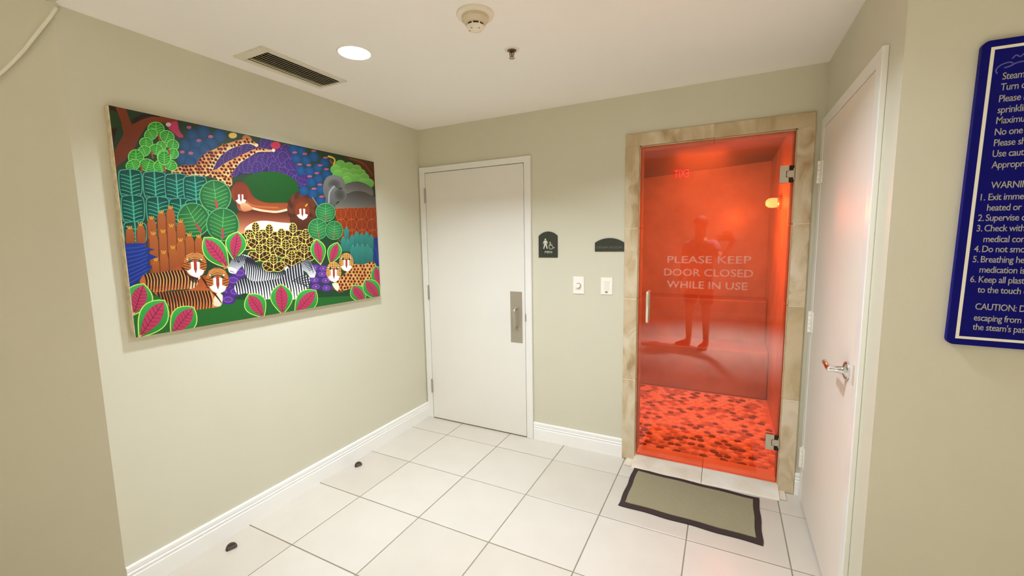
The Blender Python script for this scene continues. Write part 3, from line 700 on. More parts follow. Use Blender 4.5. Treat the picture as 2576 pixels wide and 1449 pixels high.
def face(z, cx_, cy_, rx, ry, fur, mark, nose=(176, 74, 46), eyes=True, lion=False):
    poly(z, ell(cx_, cy_, rx, ry), fur, None, soft=False)
    if mark:
        for k in range(5):
            y = cy_-ry*.92+k*ry*.17; h = rx*.75*math.sqrt(max(.05, 1-((y-cy_)/ry)**2)); line(z, [(cx_-h, y+ry*.1), (cx_, y-ry*.02), (cx_+h, y+ry*.1)], 4, mark)
        for k in range(4):
            y = cy_-ry*.1+k*ry*.2; line(z, [(cx_-rx*.98, y), (cx_-rx*.5, y+ry*.12)], 4, mark); line(z, [(cx_+rx*.98, y), (cx_+rx*.5, y+ry*.12)], 4, mark)
    w_ = (255, 252, 244)
    poly(z, [(cx_-rx*.38, cy_-ry*.2), (cx_-rx*.12, cy_-ry*.25), (cx_-rx*.08, cy_+ry*.3), (cx_+rx*.12, cy_+ry*.3), (cx_+rx*.12, cy_-ry*.25), (cx_+rx*.40, cy_-ry*.2),
             (cx_+rx*.38, cy_+ry*.35), (cx_+rx*.78, cy_+ry*.45), (cx_+rx*.6, cy_+ry*.8), (cx_+rx*.1, cy_+ry*1.05), (cx_-rx*.45, cy_+ry*.82), (cx_-rx*.75, cy_+ry*.5), (cx_-rx*.36, cy_+ry*.35)], w_, soft=False)
    poly(z, [(cx_-rx*.12, cy_-ry*.35), (cx_+rx*.14, cy_-ry*.35), (cx_+rx*.15, cy_+ry*.35), (cx_+rx*.03, cy_+ry*.72), (cx_-rx*.12, cy_+ry*.35)], nose, soft=False)
    if eyes:
        for s in (-1, 1): poly(z, ell(cx_+s*rx*.46, cy_-ry*.34, rx*.17, ry*.13), (38, 84, 56), soft=False); poly(z, ell(cx_+s*rx*.60-rx*.05, cy_-ry*.42, rx*.08, ry*.07), (250, 246, 226), soft=False)
def stripes(z, P, paths, c, wd):
    for p in paths: line(z, p, wd, c, P)
def spots_on(z, P, pts, r, c):
    for x, y in pts:
        q = K([(x, y)], z)[0]
        if inside(P, np.array([[q[0]]]), np.array([[q[1]]]))[0, 0]:
            e = ell(q[0], q[1], r*R.uniform(.8, 1.15), r*R.uniform(.8, 1.1), n=9); fillc(e, c)
def ribbon(z, pts, wds):
    pts = np.array(smooth_curve([tuple(p) for p in pts], 5)); n_ = len(pts); ws = np.interp(np.linspace(0, 1, n_), np.linspace(0, 1, len(wds)), wds)
    d = np.gradient(pts, axis=0); nr = np.c_[-d[:, 1], d[:, 0]]/np.hypot(d[:, 0], d[:, 1])[:, None]
    return np.r_[pts+nr*ws[:, None]/2, (pts-nr*ws[:, None]/2)[::-1]], pts, nr, ws
rnd = R.uniform
# ground colours
fillc(np.array([[0, 0], [CWp, 0], [CWp, CHp], [0, CHp]], float), (48, 72, 44), (30, 84, 48))
poly('C', [(0, 900), (400, 880), (1300, 930), (1739, 930), (2500, 900), (3400, 850), (3400, 1449), (0, 1449)], (40, 122, 46), (34, 108, 44), soft=False)
# trunk upper left
poly('A', [(40, 30), (130, 60), (160, 250), (110, 400), (60, 620), (40, 600)], (60, 34, 18), soft=False)
poly('A', [(60, 110), (150, 130), (185, 210), (150, 290), (70, 300)], (52, 78, 36))
poly('A', [(130, 55), (250, 70), (315, 270), (430, 215), (600, 165), (880, 215), (860, 250), (640, 250), (490, 290), (400, 420), (330, 560), (210, 690), (100, 775), (60, 740), (100, 560), (215, 380), (190, 230)], (146, 70, 28), (128, 58, 20), soft=False)
line('A', [(340, 230), (480, 160), (640, 160)], 18, (60, 34, 22))
# pink bird, yellow birds
poly('A', [(745, 285), (800, 240), (860, 240), (885, 340), (930, 410), (880, 420), (800, 355), (760, 320)], (206, 62, 110), (190, 60, 96)); poly('A', ell(755, 268, 32, 24), (214, 196, 196), soft=False)
poly('A', ell(1520, 400, 50, 34), (226, 190, 90), soft=False); poly('A', ell(1690, 440, 60, 40, .4), (190, 120, 50), soft=False)
# blue cactus pads, left
for x, y, r in ((1040, 395, 78), (1170, 350, 80), (1360, 405, 80), (950, 515, 76), (1110, 520, 110), (1260, 495, 80), (920, 670, 84), (1060, 650, 118), (1000, 735, 84), (1180, 570, 80)):
    poly('A', ell(x, y, r, r*1.02), (34, 92, 134), (24, 70, 112), 'r', False)
for x, y in ((1000, 303), (1112, 458), (1255, 412), (910, 592), (1012, 606)): poly('A', ell(x, y, 30, 18), (186, 100, 130), soft=False)
# purple foliage band
PB = [(-380, 640), (-340, 500), (-250, 380), (-40, 300), (140, 300), (240, 250), (330, 290), (480, 330), (560, 380), (585, 500), (625, 620), (745, 700), (765, 770), (690, 835), (600, 790), (520, 700), (400, 655), (230, 630), (60, 645), (-100, 690), (-240, 720)]
poly('B', PB, (70, 42, 108), (54, 32, 90))
for x, y, r in ((-280, 560, 0), (-180, 480, .2), (-80, 420, .2), (40, 360, .5), (-240, 660, 0), (-120, 600, 0), (0, 560, 0), (50, 560, .1), (130, 500, .1), (210, 520, 0), (290, 480, 0), (340, 540, -.1), (420, 430, -.2), (440, 540, -.3), (520, 400, -.4), (480, 480, -.5), (510, 600, -.8), (560, 560, -.6), (480, 650, -1), (600, 680, -1), (660, 740, -1.1), (700, 720, -1.2), (270, 280, .5), (360, 600, 0), (160, 600, 0)):
    leaf('B', x, y, 62, 88, r, (68, 42, 106), (116, 90, 158), (108, 82, 150), 4, 3, 2.5)
# leopards climbing through the foliage
for rib, w_, z in (([(770, 830), (900, 820), (1060, 820), (1160, 790), (1230, 690), (1350, 590), (1500, 515), (1690, 470), (1810, 520)], [50, 120, 140, 200, 180, 100, 70, 55, 30], 'A'),
                   ([(1240, 850), (1330, 860), (1420, 920), (1470, 1000)], [60, 130, 160, 60], 'A'), ([(1380, 850), (1470, 770), (1580, 690), (1690, 630), (1810, 575), (1980, 580)], [170, 130, 75, 60, 45, 22], 'A')):
    Q, ct, nr, ws = ribbon(z, rib, w_); P = K(Q, z); fillc(P, (216, 150, 84), (226, 176, 104)); 
    lower = np.r_[ct+nr*ws[:, None]*.12, (ct+nr*ws[:, None]*.5)[::-1]]; fillc(K(lower, z), (230, 206, 140))
    pts = [(x+rnd(-9, 9)+(22 if int(y/40) % 2 else 0), y+rnd(-7, 7)) for x in range(740, 2000, 46) for y in range(440, 1060, 40)]
    spots_on(z, P, pts, 10, (196, 98, 48)); spots_on(z, P, pts, 6.8, (58, 26, 10))
for x, y in ((2000, 575), (1800, 515)): poly('A', ell(x, y, 22, 20), (236, 214, 170), soft=False)
poly('B', ell(385, 325, 58, 44), (200, 56, 84), soft=False)
# clearing and lions
poly('B', ell(300, 830, 350, 200), (28, 96, 30), (24, 84, 28), soft=False)
poly('B', [(-110, 770), (-30, 750), (40, 800), (110, 930), (200, 985), (300, 1005), (560, 1010), (560, 1085), (410, 1118), (250, 1108), (60, 1070), (-60, 1100), (-100, 1000)], (108, 40, 16), (182, 94, 50))
line('B', [(60, 1062), (200, 1096), (330, 1112), (420, 1108), (530, 1080)], 14, (240, 200, 160)); line('B', [(0, 960), (60, 1020), (160, 1050), (400, 1064)], 10, (190, 110, 60))
poly('B', [(-110, 1160), (-40, 1100), (60, 1085), (210, 1110), (400, 1130), (560, 1130), (590, 1260), (520, 1320), (300, 1350), (0, 1370), (-110, 1400), (-140, 1290)], (104, 38, 16), (240, 170, 124))
poly('B', [(60, 1260), (200, 1220), (420, 1240), (580, 1260), (560, 1330), (240, 1350), (0, 1340)], (255, 240, 222), (255, 250, 240))
for k in range(14):
    a = k*2*PI/14; poly('B', ell(688+118*math.cos(a), 1070+140*math.sin(a), 62, 66), (112, 60, 36) if k % 2 else (88, 44, 26), soft=False)
poly('B', [(560, 1180), (820, 1180), (830, 1300), (740, 1340), (640, 1320), (560, 1260)], (104, 54, 32), (84, 42, 24))
poly('B', ell(690, 1060, 112, 130), (134, 62, 30), (108, 52, 30), 'r', soft=False)
face('B', 690, 1100, 88, 106, (140, 64, 28), None, (150, 66, 40), False)
line('B', [(730, 1045), (752, 1020)], 8, (230, 190, 60))
poly('A', ell(1592, 1080, 112, 130), (130, 54, 22), (164, 78, 36), 'v', soft=False); face('A', 1596, 1120, 84, 100, (140, 60, 26), None, (150, 66, 44), False)
poly('A', [(1590, 1215), (1660, 1200), (1739, 1270), (1620, 1300)], (232, 180, 130), (200, 130, 80))
# light green bush upper left
for x, y, rx, ry, r in ((605, 320, 98, 80, 0), (540, 385, 80, 62, -.5), (735, 410, 86, 70, .4), (480, 480, 78, 60, 0), (660, 520, 60, 55, 0), (800, 510, 70, 62, .2), (600, 560, 80, 60, .2), (450, 580, 78, 60, -.4), (800, 610, 64, 60, .2), (690, 650, 84, 86, 0), (350, 655, 92, 92, 0), (310, 745, 88, 62, -.4), (490, 750, 100, 74, .4), (640, 755, 82, 68, -.3), (760, 745, 84, 60, .4), (690, 660, 76, 80, 0)):
    leaf('A', x, y, rx, ry, r, (62, 172, 56), (142, 226, 108), (132, 220, 104), 4, 4, 3, (44, 150, 46))
for x, y in ((640, 425), (548, 625), (750, 580), (412, 785), (690, 795)): line('A', [(x-8, y-35), (x+6, y+35)], 8, (176, 84, 50))
# teal leaf rows
for yy, hh, xs in ((960, 160, (270, 562, 825, 1050)), (1270, 160, (285, 590, 865, 1060)), (1560, 130, (300, 600))):
    for k, x in enumerate(xs):
        y = yy+k*(26 if yy < 1200 else 18); Q = cat([(x-135, y-hh+40), (x-60, y-hh), (x+60, y-hh), (x+135, y-hh+45), (x+132, y+hh-50), (x+70, y+hh), (x-70, y+hh), (x-128, y+hh-40)]); P = K(Q, 'A')
        fillc(P, (0, 112, 88), (0, 82, 68), 'r'); line('A', [(x, y-hh), (x+6, y), (x+10, y+hh)], 6, (88, 182, 156))
        for q in range(6):
            y2 = y-hh+70+q*46
            for s in (-1, 1): line('A', [(x+4, y2+22), (x+s*60, y2-2), (x+s*112, y2-14)], 3.5, (96, 194, 168), P)
        strokec(np.r_[P, P[:1]], 5, (78, 172, 148))
# blue cactus, right
for x, y in ((600, 370), (690, 395), (630, 480), (745, 500), (840, 455), (965, 530), (680, 620), (785, 630), (885, 590), (990, 665), (810, 760), (890, 720), (915, 845), (715, 860), (820, 895), (915, 980)):
    poly('B', ell(x, y, 58, 62), (32, 94, 138), (22, 70, 118), 'r', False)
for x, y in ((610, 408), (730, 425), (835, 390), (668, 548), (775, 558), (975, 470), (910, 560), (985, 605), (870, 652), (785, 690), (905, 788), (835, 836), (925, 930)): poly('B', ell(x, y, 30, 13), (178, 92, 118), soft=False)
line('B', [(815, 940), (875, 1035)], 9, (120, 136, 130))
# upper right: branch, yellow bird, pale bush, elephants
poly('B', [(1190, 460), (1560, 530), (1580, 880), (1520, 800), (1470, 660), (1360, 550)], (110, 60, 28), (92, 48, 22), soft=False); line('B', [(1260, 480), (1420, 540), (1530, 680)], 14, (146, 84, 40))
line('B', [(1010, 455), (1060, 470), (1085, 500), (1070, 560)], 13, (232, 200, 70)); line('B', [(1030, 500), (1060, 545)], 14, (150, 84, 40))
for x, y in ((1150, 555), (1250, 580), (1340, 610), (1095, 610), (1200, 645), (1300, 655), (1390, 660), (1120, 670), (1240, 700), (1430, 710), (1340, 720), (1220, 745), (1420, 770), (1485, 775)):
    poly('B', ell(x, y, 64, 58), (136, 200, 96), (104, 172, 72), 'v', False); line('B', [(x-40, y-34), (x, y-54), (x+40, y-34)], 3, (158, 214, 116))
G1, G2 = (122, 120, 112), (84, 82, 74)
poly('B', [(1180, 800), (1330, 752), (1440, 775), (1530, 840), (1530, 925), (1440, 880), (1340, 868), (1210, 895)], (96, 92, 86), (128, 124, 116))
poly('B', [(950, 900), (945, 790), (990, 700), (1080, 675), (1170, 710), (1205, 790), (1190, 840), (1120, 810), (1040, 820), (1000, 880), (985, 960)], (134, 132, 128), (104, 102, 98)); poly('B', ell(1075, 790, 75, 65), (88, 88, 80), (112, 110, 104), 'r', soft=False)
poly('B', [(1200, 920), (1300, 870), (1400, 868), (1490, 900), (1580, 960), (1580, 1075), (1090, 1075), (1130, 1000)], (84, 78, 72), (132, 128, 118))
poly('B', [(970, 1010), (990, 900), (1040, 815), (1080, 800), (1120, 850), (1200, 840), (1222, 920), (1190, 980), (1110, 990), (1080, 1060), (1020, 1050)], (128, 128, 124), (98, 98, 94)); poly('B', ell(1140, 910, 66, 70), (82, 82, 74), (106, 104, 98), 'r', soft=False)
line('B', [(1010, 1000), (1020, 880), (1075, 810)], 12, (166, 168, 164))
# rust leaf rows
poly('B', [(1080, 1075), (1575, 1060), (1610, 1460), (1180, 1440), (1100, 1280)], (160, 62, 22), (140, 50, 16), soft=False)
for j, y in enumerate((1135, 1270, 1400)):
    for i in range(4):
        x = 1150+i*122+j*8; P = K(ell(x, y, 58, 76), 'B'); strokec(np.r_[P, P[:1]], 4, (200, 108, 44)); line('B', [(x, y-70), (x+4, y+72)], 4, (196, 100, 40))
        for q in range(4):
            for s in (-1, 1): line('B', [(x, y-30+q*26), (x+s*40, y-46+q*26)], 3, (188, 92, 36))
# round green leaves
GL = ((58, 134, 68), (104, 186, 112), (112, 192, 122))
for x, y, rx, ry, r in ((1290, 1120, 190, 192, -.08), (1020, 1400, 192, 202, -.45), (1370, 1460, 196, 198, .1)):
    leaf('A', x, y, rx, ry, r, (62, 140, 66), GL[1], GL[2], 6, 5, 3.5, (40, 112, 60), ((196, 74, 84), 13))
# orange cactus columns
for x, y0, y1 in ((630, -150, 300), (740, -205, 300), (505, -80, 300), (860, -40, 300), (235, 40, 280), (370, 0, 280), (520, 110, 640), (640, 85, 560), (745, 15, 540), (850, 190, 600), (960, 125, 480), (1075, 145, 420), (540, 430, 640), (640, 340, 640), (755, 280, 600)):
    poly('C', [(x-54, y1), (x-56, y0+90), (x-34, y0+25), (x, y0), (x+34, y0+25), (x+56, y0+90), (x+54, y1)], (190, 108, 46), (162, 84, 34), soft=False)
    line('C', [(x-55, y0+80), (x-54, y1)], 4, (120, 62, 26)); 
    for s in (-26, 0, 26): line('C', [(x+s*.5, y0+22), (x+s, y0-8)], 5, (226, 166, 50))
# blue spikes
poly('C', [(170, 240), (470, 240), (400, 285), (535, 315), (420, 350), (560, 408), (430, 460), (490, 535), (400, 620), (340, 690), (205, 810)], (30, 62, 156), (26, 52, 140), soft=False)
for k in range(9): line('C', [(190, 300+k*55), (330, 290+k*46), (420+20*(k % 2), 262+k*42)], 4, (56, 94, 186))
poly('D', [(1500, 270), (1600, 260), (1630, 640), (1500, 600)], (32, 62, 140), soft=False)
for k in range(5): line('D', [(1530+k*12, 330+k*30), (1610, 420+k*40)], 3, (60, 96, 176))
# yellow-veined brown bush
for x, y in ((125, 140), (575, 150), (290, 165), (435, 215), (730, 225), (60, 262), (160, 248), (600, 310), (295, 325), (485, 355), (710, 400), (165, 405), (555, 485), (335, 530)):
    Y_, F_ = (240, 222, 112), (72, 38, 16)
    for s in (-1, 1): leaf('D', x+s*66, y+88, 56, 76, s*1.05+(PI if 0 else 0), F_, Y_, Y_, 2, 4.5, 3.5)
    leaf('D', x, y, 46, 62, 0, F_, Y_, Y_, 3, 4.5, 3.5); line('D', [(x, y+40), (x, y+150)], 4, Y_)
# round green leaves, right
for x, y, rx, ry, r in ((970, 1120, 116, 110, 0), (875, 1320, 116, 124, -.1), (1070, 1335, 104, 110, .1)):
    leaf('B', x, y, rx, ry, r, (64, 146, 80), GL[1], GL[2], 5, 5, 3.2, (46, 122, 70), ((186, 92, 62), 9))
# teal cactus columns, right
for x, y0, y1 in ((1220, 140, 340), (1340, 190, 400), (1400, 210, 400), (1460, 195, 400), (1515, 230, 420), (1180, 260, 430), (1235, 290, 430), (1285, 235, 440), (1295, 360, 560), (1350, 345, 590), (1410, 345, 590), (1470, 350, 580), (1510, 400, 560)):
    poly('D', [(x-30, y1), (x-31, y0+40), (x-16, y0+8), (x, y0), (x+16, y0+8), (x+31, y0+40), (x+30, y1)], (62, 152, 140), (40, 122, 112), soft=False); line('D', [(x+30, y0+50), (x+29, y1)], 3.5, (22, 86, 86)); line('D', [(x-4, y0+2), (x+4, y0-6)], 5, (206, 150, 100))
# purple flowers
for x, y in ((1480, 690), (1560, 600), (1420, 810), (1500, 830), (1410, 930)): poly('C', ell(x, y, 96, 62), (110, 62, 160), (86, 46, 140), 'r', False); P = K(ell(x, y, 52, 32), 'C'); strokec(np.r_[P, P[:1]], 3, (160, 118, 200))
for x, y in ((840, 630), (935, 640), (920, 708), (830, 780), (965, 785), (845, 862), (972, 878)): poly('D', ell(x, y, 72, 44), (110, 62, 160), (86, 46, 140), 'r', False); P = K(ell(x, y, 40, 24), 'D'); strokec(np.r_[P, P[:1]], 3, (164, 124, 204)); poly('D', ell(x, y, 12, 8), (200, 150, 150), soft=False)
# crotons behind the animals
croton('C', (1140, 168), (1430, 545), 270); croton('C', (1550, 98), (1490, 440), 250)
croton('D', (855, 283), (905, 595), 180); croton('D', (1112, 322), (1020, 585), 165)
# tigers
T1, T2, TS, TY = (176, 86, 34), (214, 128, 66), (66, 28, 8), (236, 186, 110)
P = poly('C', [(330, 720), (400, 620), (560, 600), (720, 570), (860, 500), (960, 520), (1080, 650), (1055, 760), (920, 800), (700, 820), (520, 850), (430, 780)], T1, (226, 140, 80))
poly('C', [(985, 640), (1075, 650), (1050, 760), (930, 795)], (250, 236, 214), (244, 206, 160))
for k in range(17):
    x = 400+k*38; line('C', [(x-10, 600-k*2), (x+18, 700-k*2), (x+2, 850-k*3)], [9, 8.5, 3], TS, P); line('C', [(x+14, 600-k*2), (x+38, 690-k*2), (x+26, 770)], [6, 5, 2], TY, P)
for k in range(5): line('C', [(860+k*34, 540+k*10), (940+k*26, 640+k*10), (985+k*16, 720)], [8, 7, 3], TS, P)
face('C', 1020, 500, 142, 155, (206, 122, 52), (76, 36, 12))
for k in range(4): line('C', [(915+k*4, 390+k*22), (1020, 362+k*20), (1125-k*4, 390+k*22)], 3, TY)
P = poly('C', [(510, 850), (700, 835), (900, 815), (1020, 770), (1080, 660), (1180, 640), (1300, 820), (1340, 900), (1310, 1010), (1180, 1040), (1030, 1060), (870, 1090), (700, 1160), (680, 1020), (600, 930)], T1, (232, 140, 78))
poly('C', [(1270, 860), (1345, 880), (1318, 1010), (1220, 990)], (252, 240, 220), (246, 220, 190))
for k in range(18):
    x = 560+k*37; line('C', [(x-14, 830), (x+14, 950), (x+26 if k < 9 else x+2, 1140-k*4)], [9.5, 9, 3], TS, P); line('C', [(x+12, 830), (x+38, 930), (x+40, 1030)], [6, 5, 2], TY, P)
for k in range(6): line('C', [(1100+k*20, 660+k*26), (1180+k*20, 790+k*22), (1270+k*14, 880+k*22)], [8, 7, 3], TS, P)
face('C', 1288, 695, 140, 160, (208, 124, 54), (76, 36, 12)); poly('C', [(1350, 470), (1410, 540), (1370, 560)], (206, 140, 70), soft=False)
for k in range(4): line('C', [(1185+k*4, 580+k*22), (1288, 552+k*20), (1392-k*4, 580+k*22)], 3, TY)
# zebras
ZW, ZW2, ZS = (252, 250, 246), (226, 224, 224), (44, 46, 58)
P = poly('D', [(-60, 480), (60, 505), (160, 610), (280, 690), (420, 690), (500, 610), (520, 720), (430, 760), (250, 790), (100, 800), (20, 770), (-30, 650)], ZW, ZW2)
for k in range(20):
    x = -30+k*27; line('D', [(x-30, 480+k*9), (x+14, 610+k*8), (x-2, 800)], [13, 9, 3], ZS, P)
poly('D', [(-215, 610), (-180, 540), (-120, 500), (-60, 478), (0, 500), (-20, 590), (-80, 640), (-130, 700), (-200, 690)], (92, 96, 104), (236, 234, 234), soft=False)
poly('D', [(-218, 630), (-170, 630), (-120, 660), (-130, 705), (-205, 692)], (246, 244, 240)); poly('D', ell(-90, 555, 16, 15), (30, 32, 36), soft=False); poly('D', ell(-86, 550, 6, 6), (240, 240, 240), soft=False); line('D', [(-200, 672), (-150, 690)], 3, (40, 40, 44))
for k in range(6): line('D', [(-150+k*24, 500-k*4), (-130+k*24, 560-k*4)], 4, ZS)
P = poly('D', [(-150, 880), (-110, 800), (-20, 765), (100, 800), (300, 780), (440, 750), (480, 660), (560, 610), (670, 575), (720, 600), (700, 690), (770, 760), (745, 900), (670, 940), (600, 1020), (400, 1010), (180, 1020), (0, 950), (-110, 960)], ZW2, ZW)
for k in range(28):
    x = -140+k*33; line('D', [(x-26, 560), (x-6, 760), (x+18, 880), (x+34, 1040)], [14, 13, 9, 3], ZS, P)
for k in range(7): line('D', [(560+k*26, 800+k*8), (660+k*14, 740+k*24), (780, 700+k*34)], 5, ZS, P)
poly('D', [(665, 580), (700, 535), (770, 530), (800, 590), (850, 690), (830, 750), (775, 752), (735, 690), (690, 660)], (120, 124, 130), (240, 238, 238), soft=False)
for k in range(7): line('D', [(690+k*12, 560+k*18), (740+k*10, 545+k*18), (790+k*4, 580+k*18)], 3.5, ZS)
# leopards, right
P = poly('D', [(1100, 780), (1200, 700), (1290, 590), (1400, 590), (1540, 560), (1580, 640), (1560, 800), (1460, 880), (1330, 870), (1200, 905), (1110, 915), (1050, 860)], (226, 172, 96), (232, 186, 112))
LP = [(x+rnd(-6, 6)+(21 if (y//38) % 2 else 0), y+rnd(-5, 5)) for x in range(1040, 1600, 43) for y in range(532, 940, 38)]
spots_on('D', P, LP, 13.5, (196, 96, 46)); spots_on('D', P, LP, 8.4, (54, 24, 10))
for cx_, cy_, rx, ry in ((1215, 560, 88, 112), (1062, 680, 92, 125)):
    face('D', cx_, cy_, rx, ry, (222, 168, 92), None)
    EP = K(ell(cx_, cy_-ry*.2, rx*1.02, ry*.85), 'D')
    spots_on('D', EP, [(cx_+rx*s*q, cy_-ry*.75+k*ry*.22) for k in range(7) for s in (-1, 1) for q in (.15, .45, .75, .95) if not (k > 2 and q < .6)], 4.2, (74, 36, 14))
poly('D', [(1045, 820), (1120, 830), (1110, 915), (1060, 870)], (250, 240, 214))
# crotons in front
croton('C', (380, 738), (235, 1130), 330); croton('C', (985, 1028), (690, 1385), 320); croton('C', (630, 943), (290, 1420), 350)
croton('D', (20, 958), (205, 1250), 270); croton('D', (845, 908), (580, 1200), 250); croton('D', (416, 833), (435, 1215), 270)
croton('D', (1562, 605), (1650, 910), 170); croton('D', (1290, 846), (1440, 1060), 190); croton('D', (1440, 775), (1620, 1020), 200)
# canvas grain
img = img.mean(2, keepdims=True)*.07+img*.93; img = np.clip(img, 0, 1)**1.16*.95
img *= (1+np.random.RandomState(3).normal(0, .018, (CHp, CWp, 1))).astype(np.float32)
px_ = np.ones((CHp, CWp, 4), np.float32); px_[..., :3] = np.clip(img[::-1], 0, 1)
im = bpy.data.images.new('jungle_print', CWp, CHp); im.pixels.foreach_set(px_.ravel()); im.update(); im.pack()
pm = bpy.data.materials.new('painted_canvas'); pm.use_nodes = True; nt = pm.node_tree; b = nt.nodes['Principled BSDF']
ti = nt.nodes.new('ShaderNodeTexImage'); ti.image = im; ti.extension = 'EXTEND'; nt.links.new(ti.outputs[0], b.inputs['Base Color'])
b.inputs['Roughness'].default_value = .5; b.inputs['Specular IOR Level'].default_value = .3
pt = thing('painting', 'wide unframed jungle painting with tigers, zebras, lions and bright leaves', 'painting', (0, -1.245, 1.58))
PYA, PYB, PZA, PZB, PD = -1.955, -.533, 1.112, 2.054, .031
part('canvas_wrap', B((.0005, PYA-.0035, PZA-.0005), (PD-.0005, PYB+.0005, PZB+.0005), .0015), mat('raw_canvas', (222, 208, 172), .85, noise=.3, nscale=40), pt)
me = bpy.data.meshes.new('painted_face')
me.from_pydata([(PD, PYA, PZA), (PD, PYB, PZA), (PD, PYB, PZB), (PD, PYA, PZB), (PD-.0008, PYA, PZA), (PD-.0008, PYB, PZA), (PD-.0008, PYB, PZB), (PD-.0008, PYA, PZB)], [],
               [(0, 1, 2, 3), (4, 7, 6, 5), (0, 4, 5, 1), (1, 5, 6, 2), (2, 6, 7, 3), (3, 7, 4, 0)])
uv = me.uv_layers.new(name='uv'); cor = {0: (0, 0), 1: (1, 0), 2: (1, 1), 3: (0, 1)}
for l in me.loops: uv.data[l.index].uv = cor[l.vertex_index % 4]
part('painted_face', me, pm, pt)

# ------------------------------------------------------------------ behind the camera: what the glass door reflects
ex = thing('exit_sign', 'red lit EXIT sign seen mirrored in the orange glass door', 'exit sign', (1.47, YB, 2.67))
part('sign_box', B((1.315, YB, 2.565), (1.625, YB+.04, 2.775), .004), WPLATE, ex)
part('lit_face', B((1.323, YB+.0402, 2.573), (1.617, YB+.0412, 2.767)), mat('exit_face', (60, 6, 12), .4, emit=(1, .03, .06), estr=1.2), ex)
part('lettering', text_bm('EXIT', 1.345, 1.597, 2.60, 2.74, YB+.0415, .004, .0005, flip=True), mat('exit_letters', (255, 60, 70), .4, emit=(1, .06, .10), estr=9), ex)

# the photographer, standing in the corridor with the phone held out to the right
def skin_body(name, V, E, rad, m, parent, sub=2):
    me = bpy.data.meshes.new(name); me.from_pydata(V, E, []); o = bpy.data.objects.new(name, me); C.objects.link(o)
    md = o.modifiers.new('s', 'SKIN'); sv = me.skin_vertices[0].data
    for i, r in enumerate(rad): sv[i].radius = r if isinstance(r, tuple) else (r, r); sv[i].use_root = (i == 0)
    ms_ = o.modifiers.new('u', 'SUBSURF'); ms_.levels = sub; ms_.render_levels = sub
    dg = bpy.context.evaluated_depsgraph_get(); dg.update(); m2 = bpy.data.meshes.new_from_object(o.evaluated_get(dg)); bpy.data.objects.remove(o); bpy.data.meshes.remove(me)
    m2.materials.clear(); m2.materials.append(m)
    for p in m2.polygons: p.use_smooth = True
    o = bpy.data.objects.new(name, m2); C.objects.link(o); o.parent = parent; return o
pr = thing('person', 'person in dark shirt and shorts holding up a phone, reflected in the glass door', 'person', (1.94, -3.42, 0))
pr.rotation_euler.z = -(-.47)            # body x = his right, y = forward
SKIN = mat('skin', (150, 104, 80), .5); SHIRT = mat('shirt', (70, 74, 84), .8, bump=.1); SHORTS = mat('shorts', (44, 46, 54), .85, bump=.1)
SHOE = mat('shoe', (48, 44, 42), .6); HAIR = mat('hair', (38, 28, 22), .7)
inv = Matrix.Rotation(-.47, 4, 'Z') @ Matrix.Translation((-1.94, 3.42, 0))
ph = inv @ Vector((CX, CY, CZ)); fwl = (inv.to_3x3() @ FW); rtl = inv.to_3x3() @ RT; upl = inv.to_3x3() @ UP
pc = ph-fwl*.05+rtl*(-.045)-upl*.012                        # phone centre, behind the lens
hand = ph-fwl*.088+rtl*.050-upl*.045
sR = Vector((.19, 0, 1.40)); eR = Vector((.36, .12, 1.20))
V = [(0, 0, .95), (0, 0, 1.06), (0, .005, 1.2), (0, 0, 1.36), (0, .0, 1.46), (0, .01, 1.52), (0, .025, 1.60), (0, .02, 1.70),
     (.10, 0, .90), (.115, .02, .52), (.115, -.01, .10), (.115, .0, .045), (.135, .16, .03),
     (-.10, 0, .90), (-.125, .02, .52), (-.14, -.01, .10), (-.14, 0, .045), (-.19, .15, .03),
     sR[:], eR[:], tuple(hand+(hand-eR).normalized()*.035), (-.19, 0, 1.40), (-.25, -.03, 1.13), (-.24, .10, .865)]
E_ = [(0, 1), (1, 2), (2, 3), (3, 4), (4, 5), (5, 6), (6, 7), (0, 8), (8, 9), (9, 10), (10, 11), (11, 12), (0, 13), (13, 14), (14, 15), (15, 16), (16, 17), (3, 18), (18, 19), (19, 20), (3, 21), (21, 22), (22, 23)]
rad = [(.15, .10), (.14, .10), (.15, .11), (.16, .105), (.06, .06), (.055, .058), (.075, .092), (.066, .082), (.085, .085), (.056, .058), (.036, .038), (.04, .05), (.035, .028),
       (.085, .085), (.056, .058), (.036, .038), (.04, .05), (.035, .028), (.055, .055), (.04, .04), (.028, .028), (.055, .055), (.04, .04), (.028, .028)]
skin_body('body', V, E_, rad, SKIN, pr)
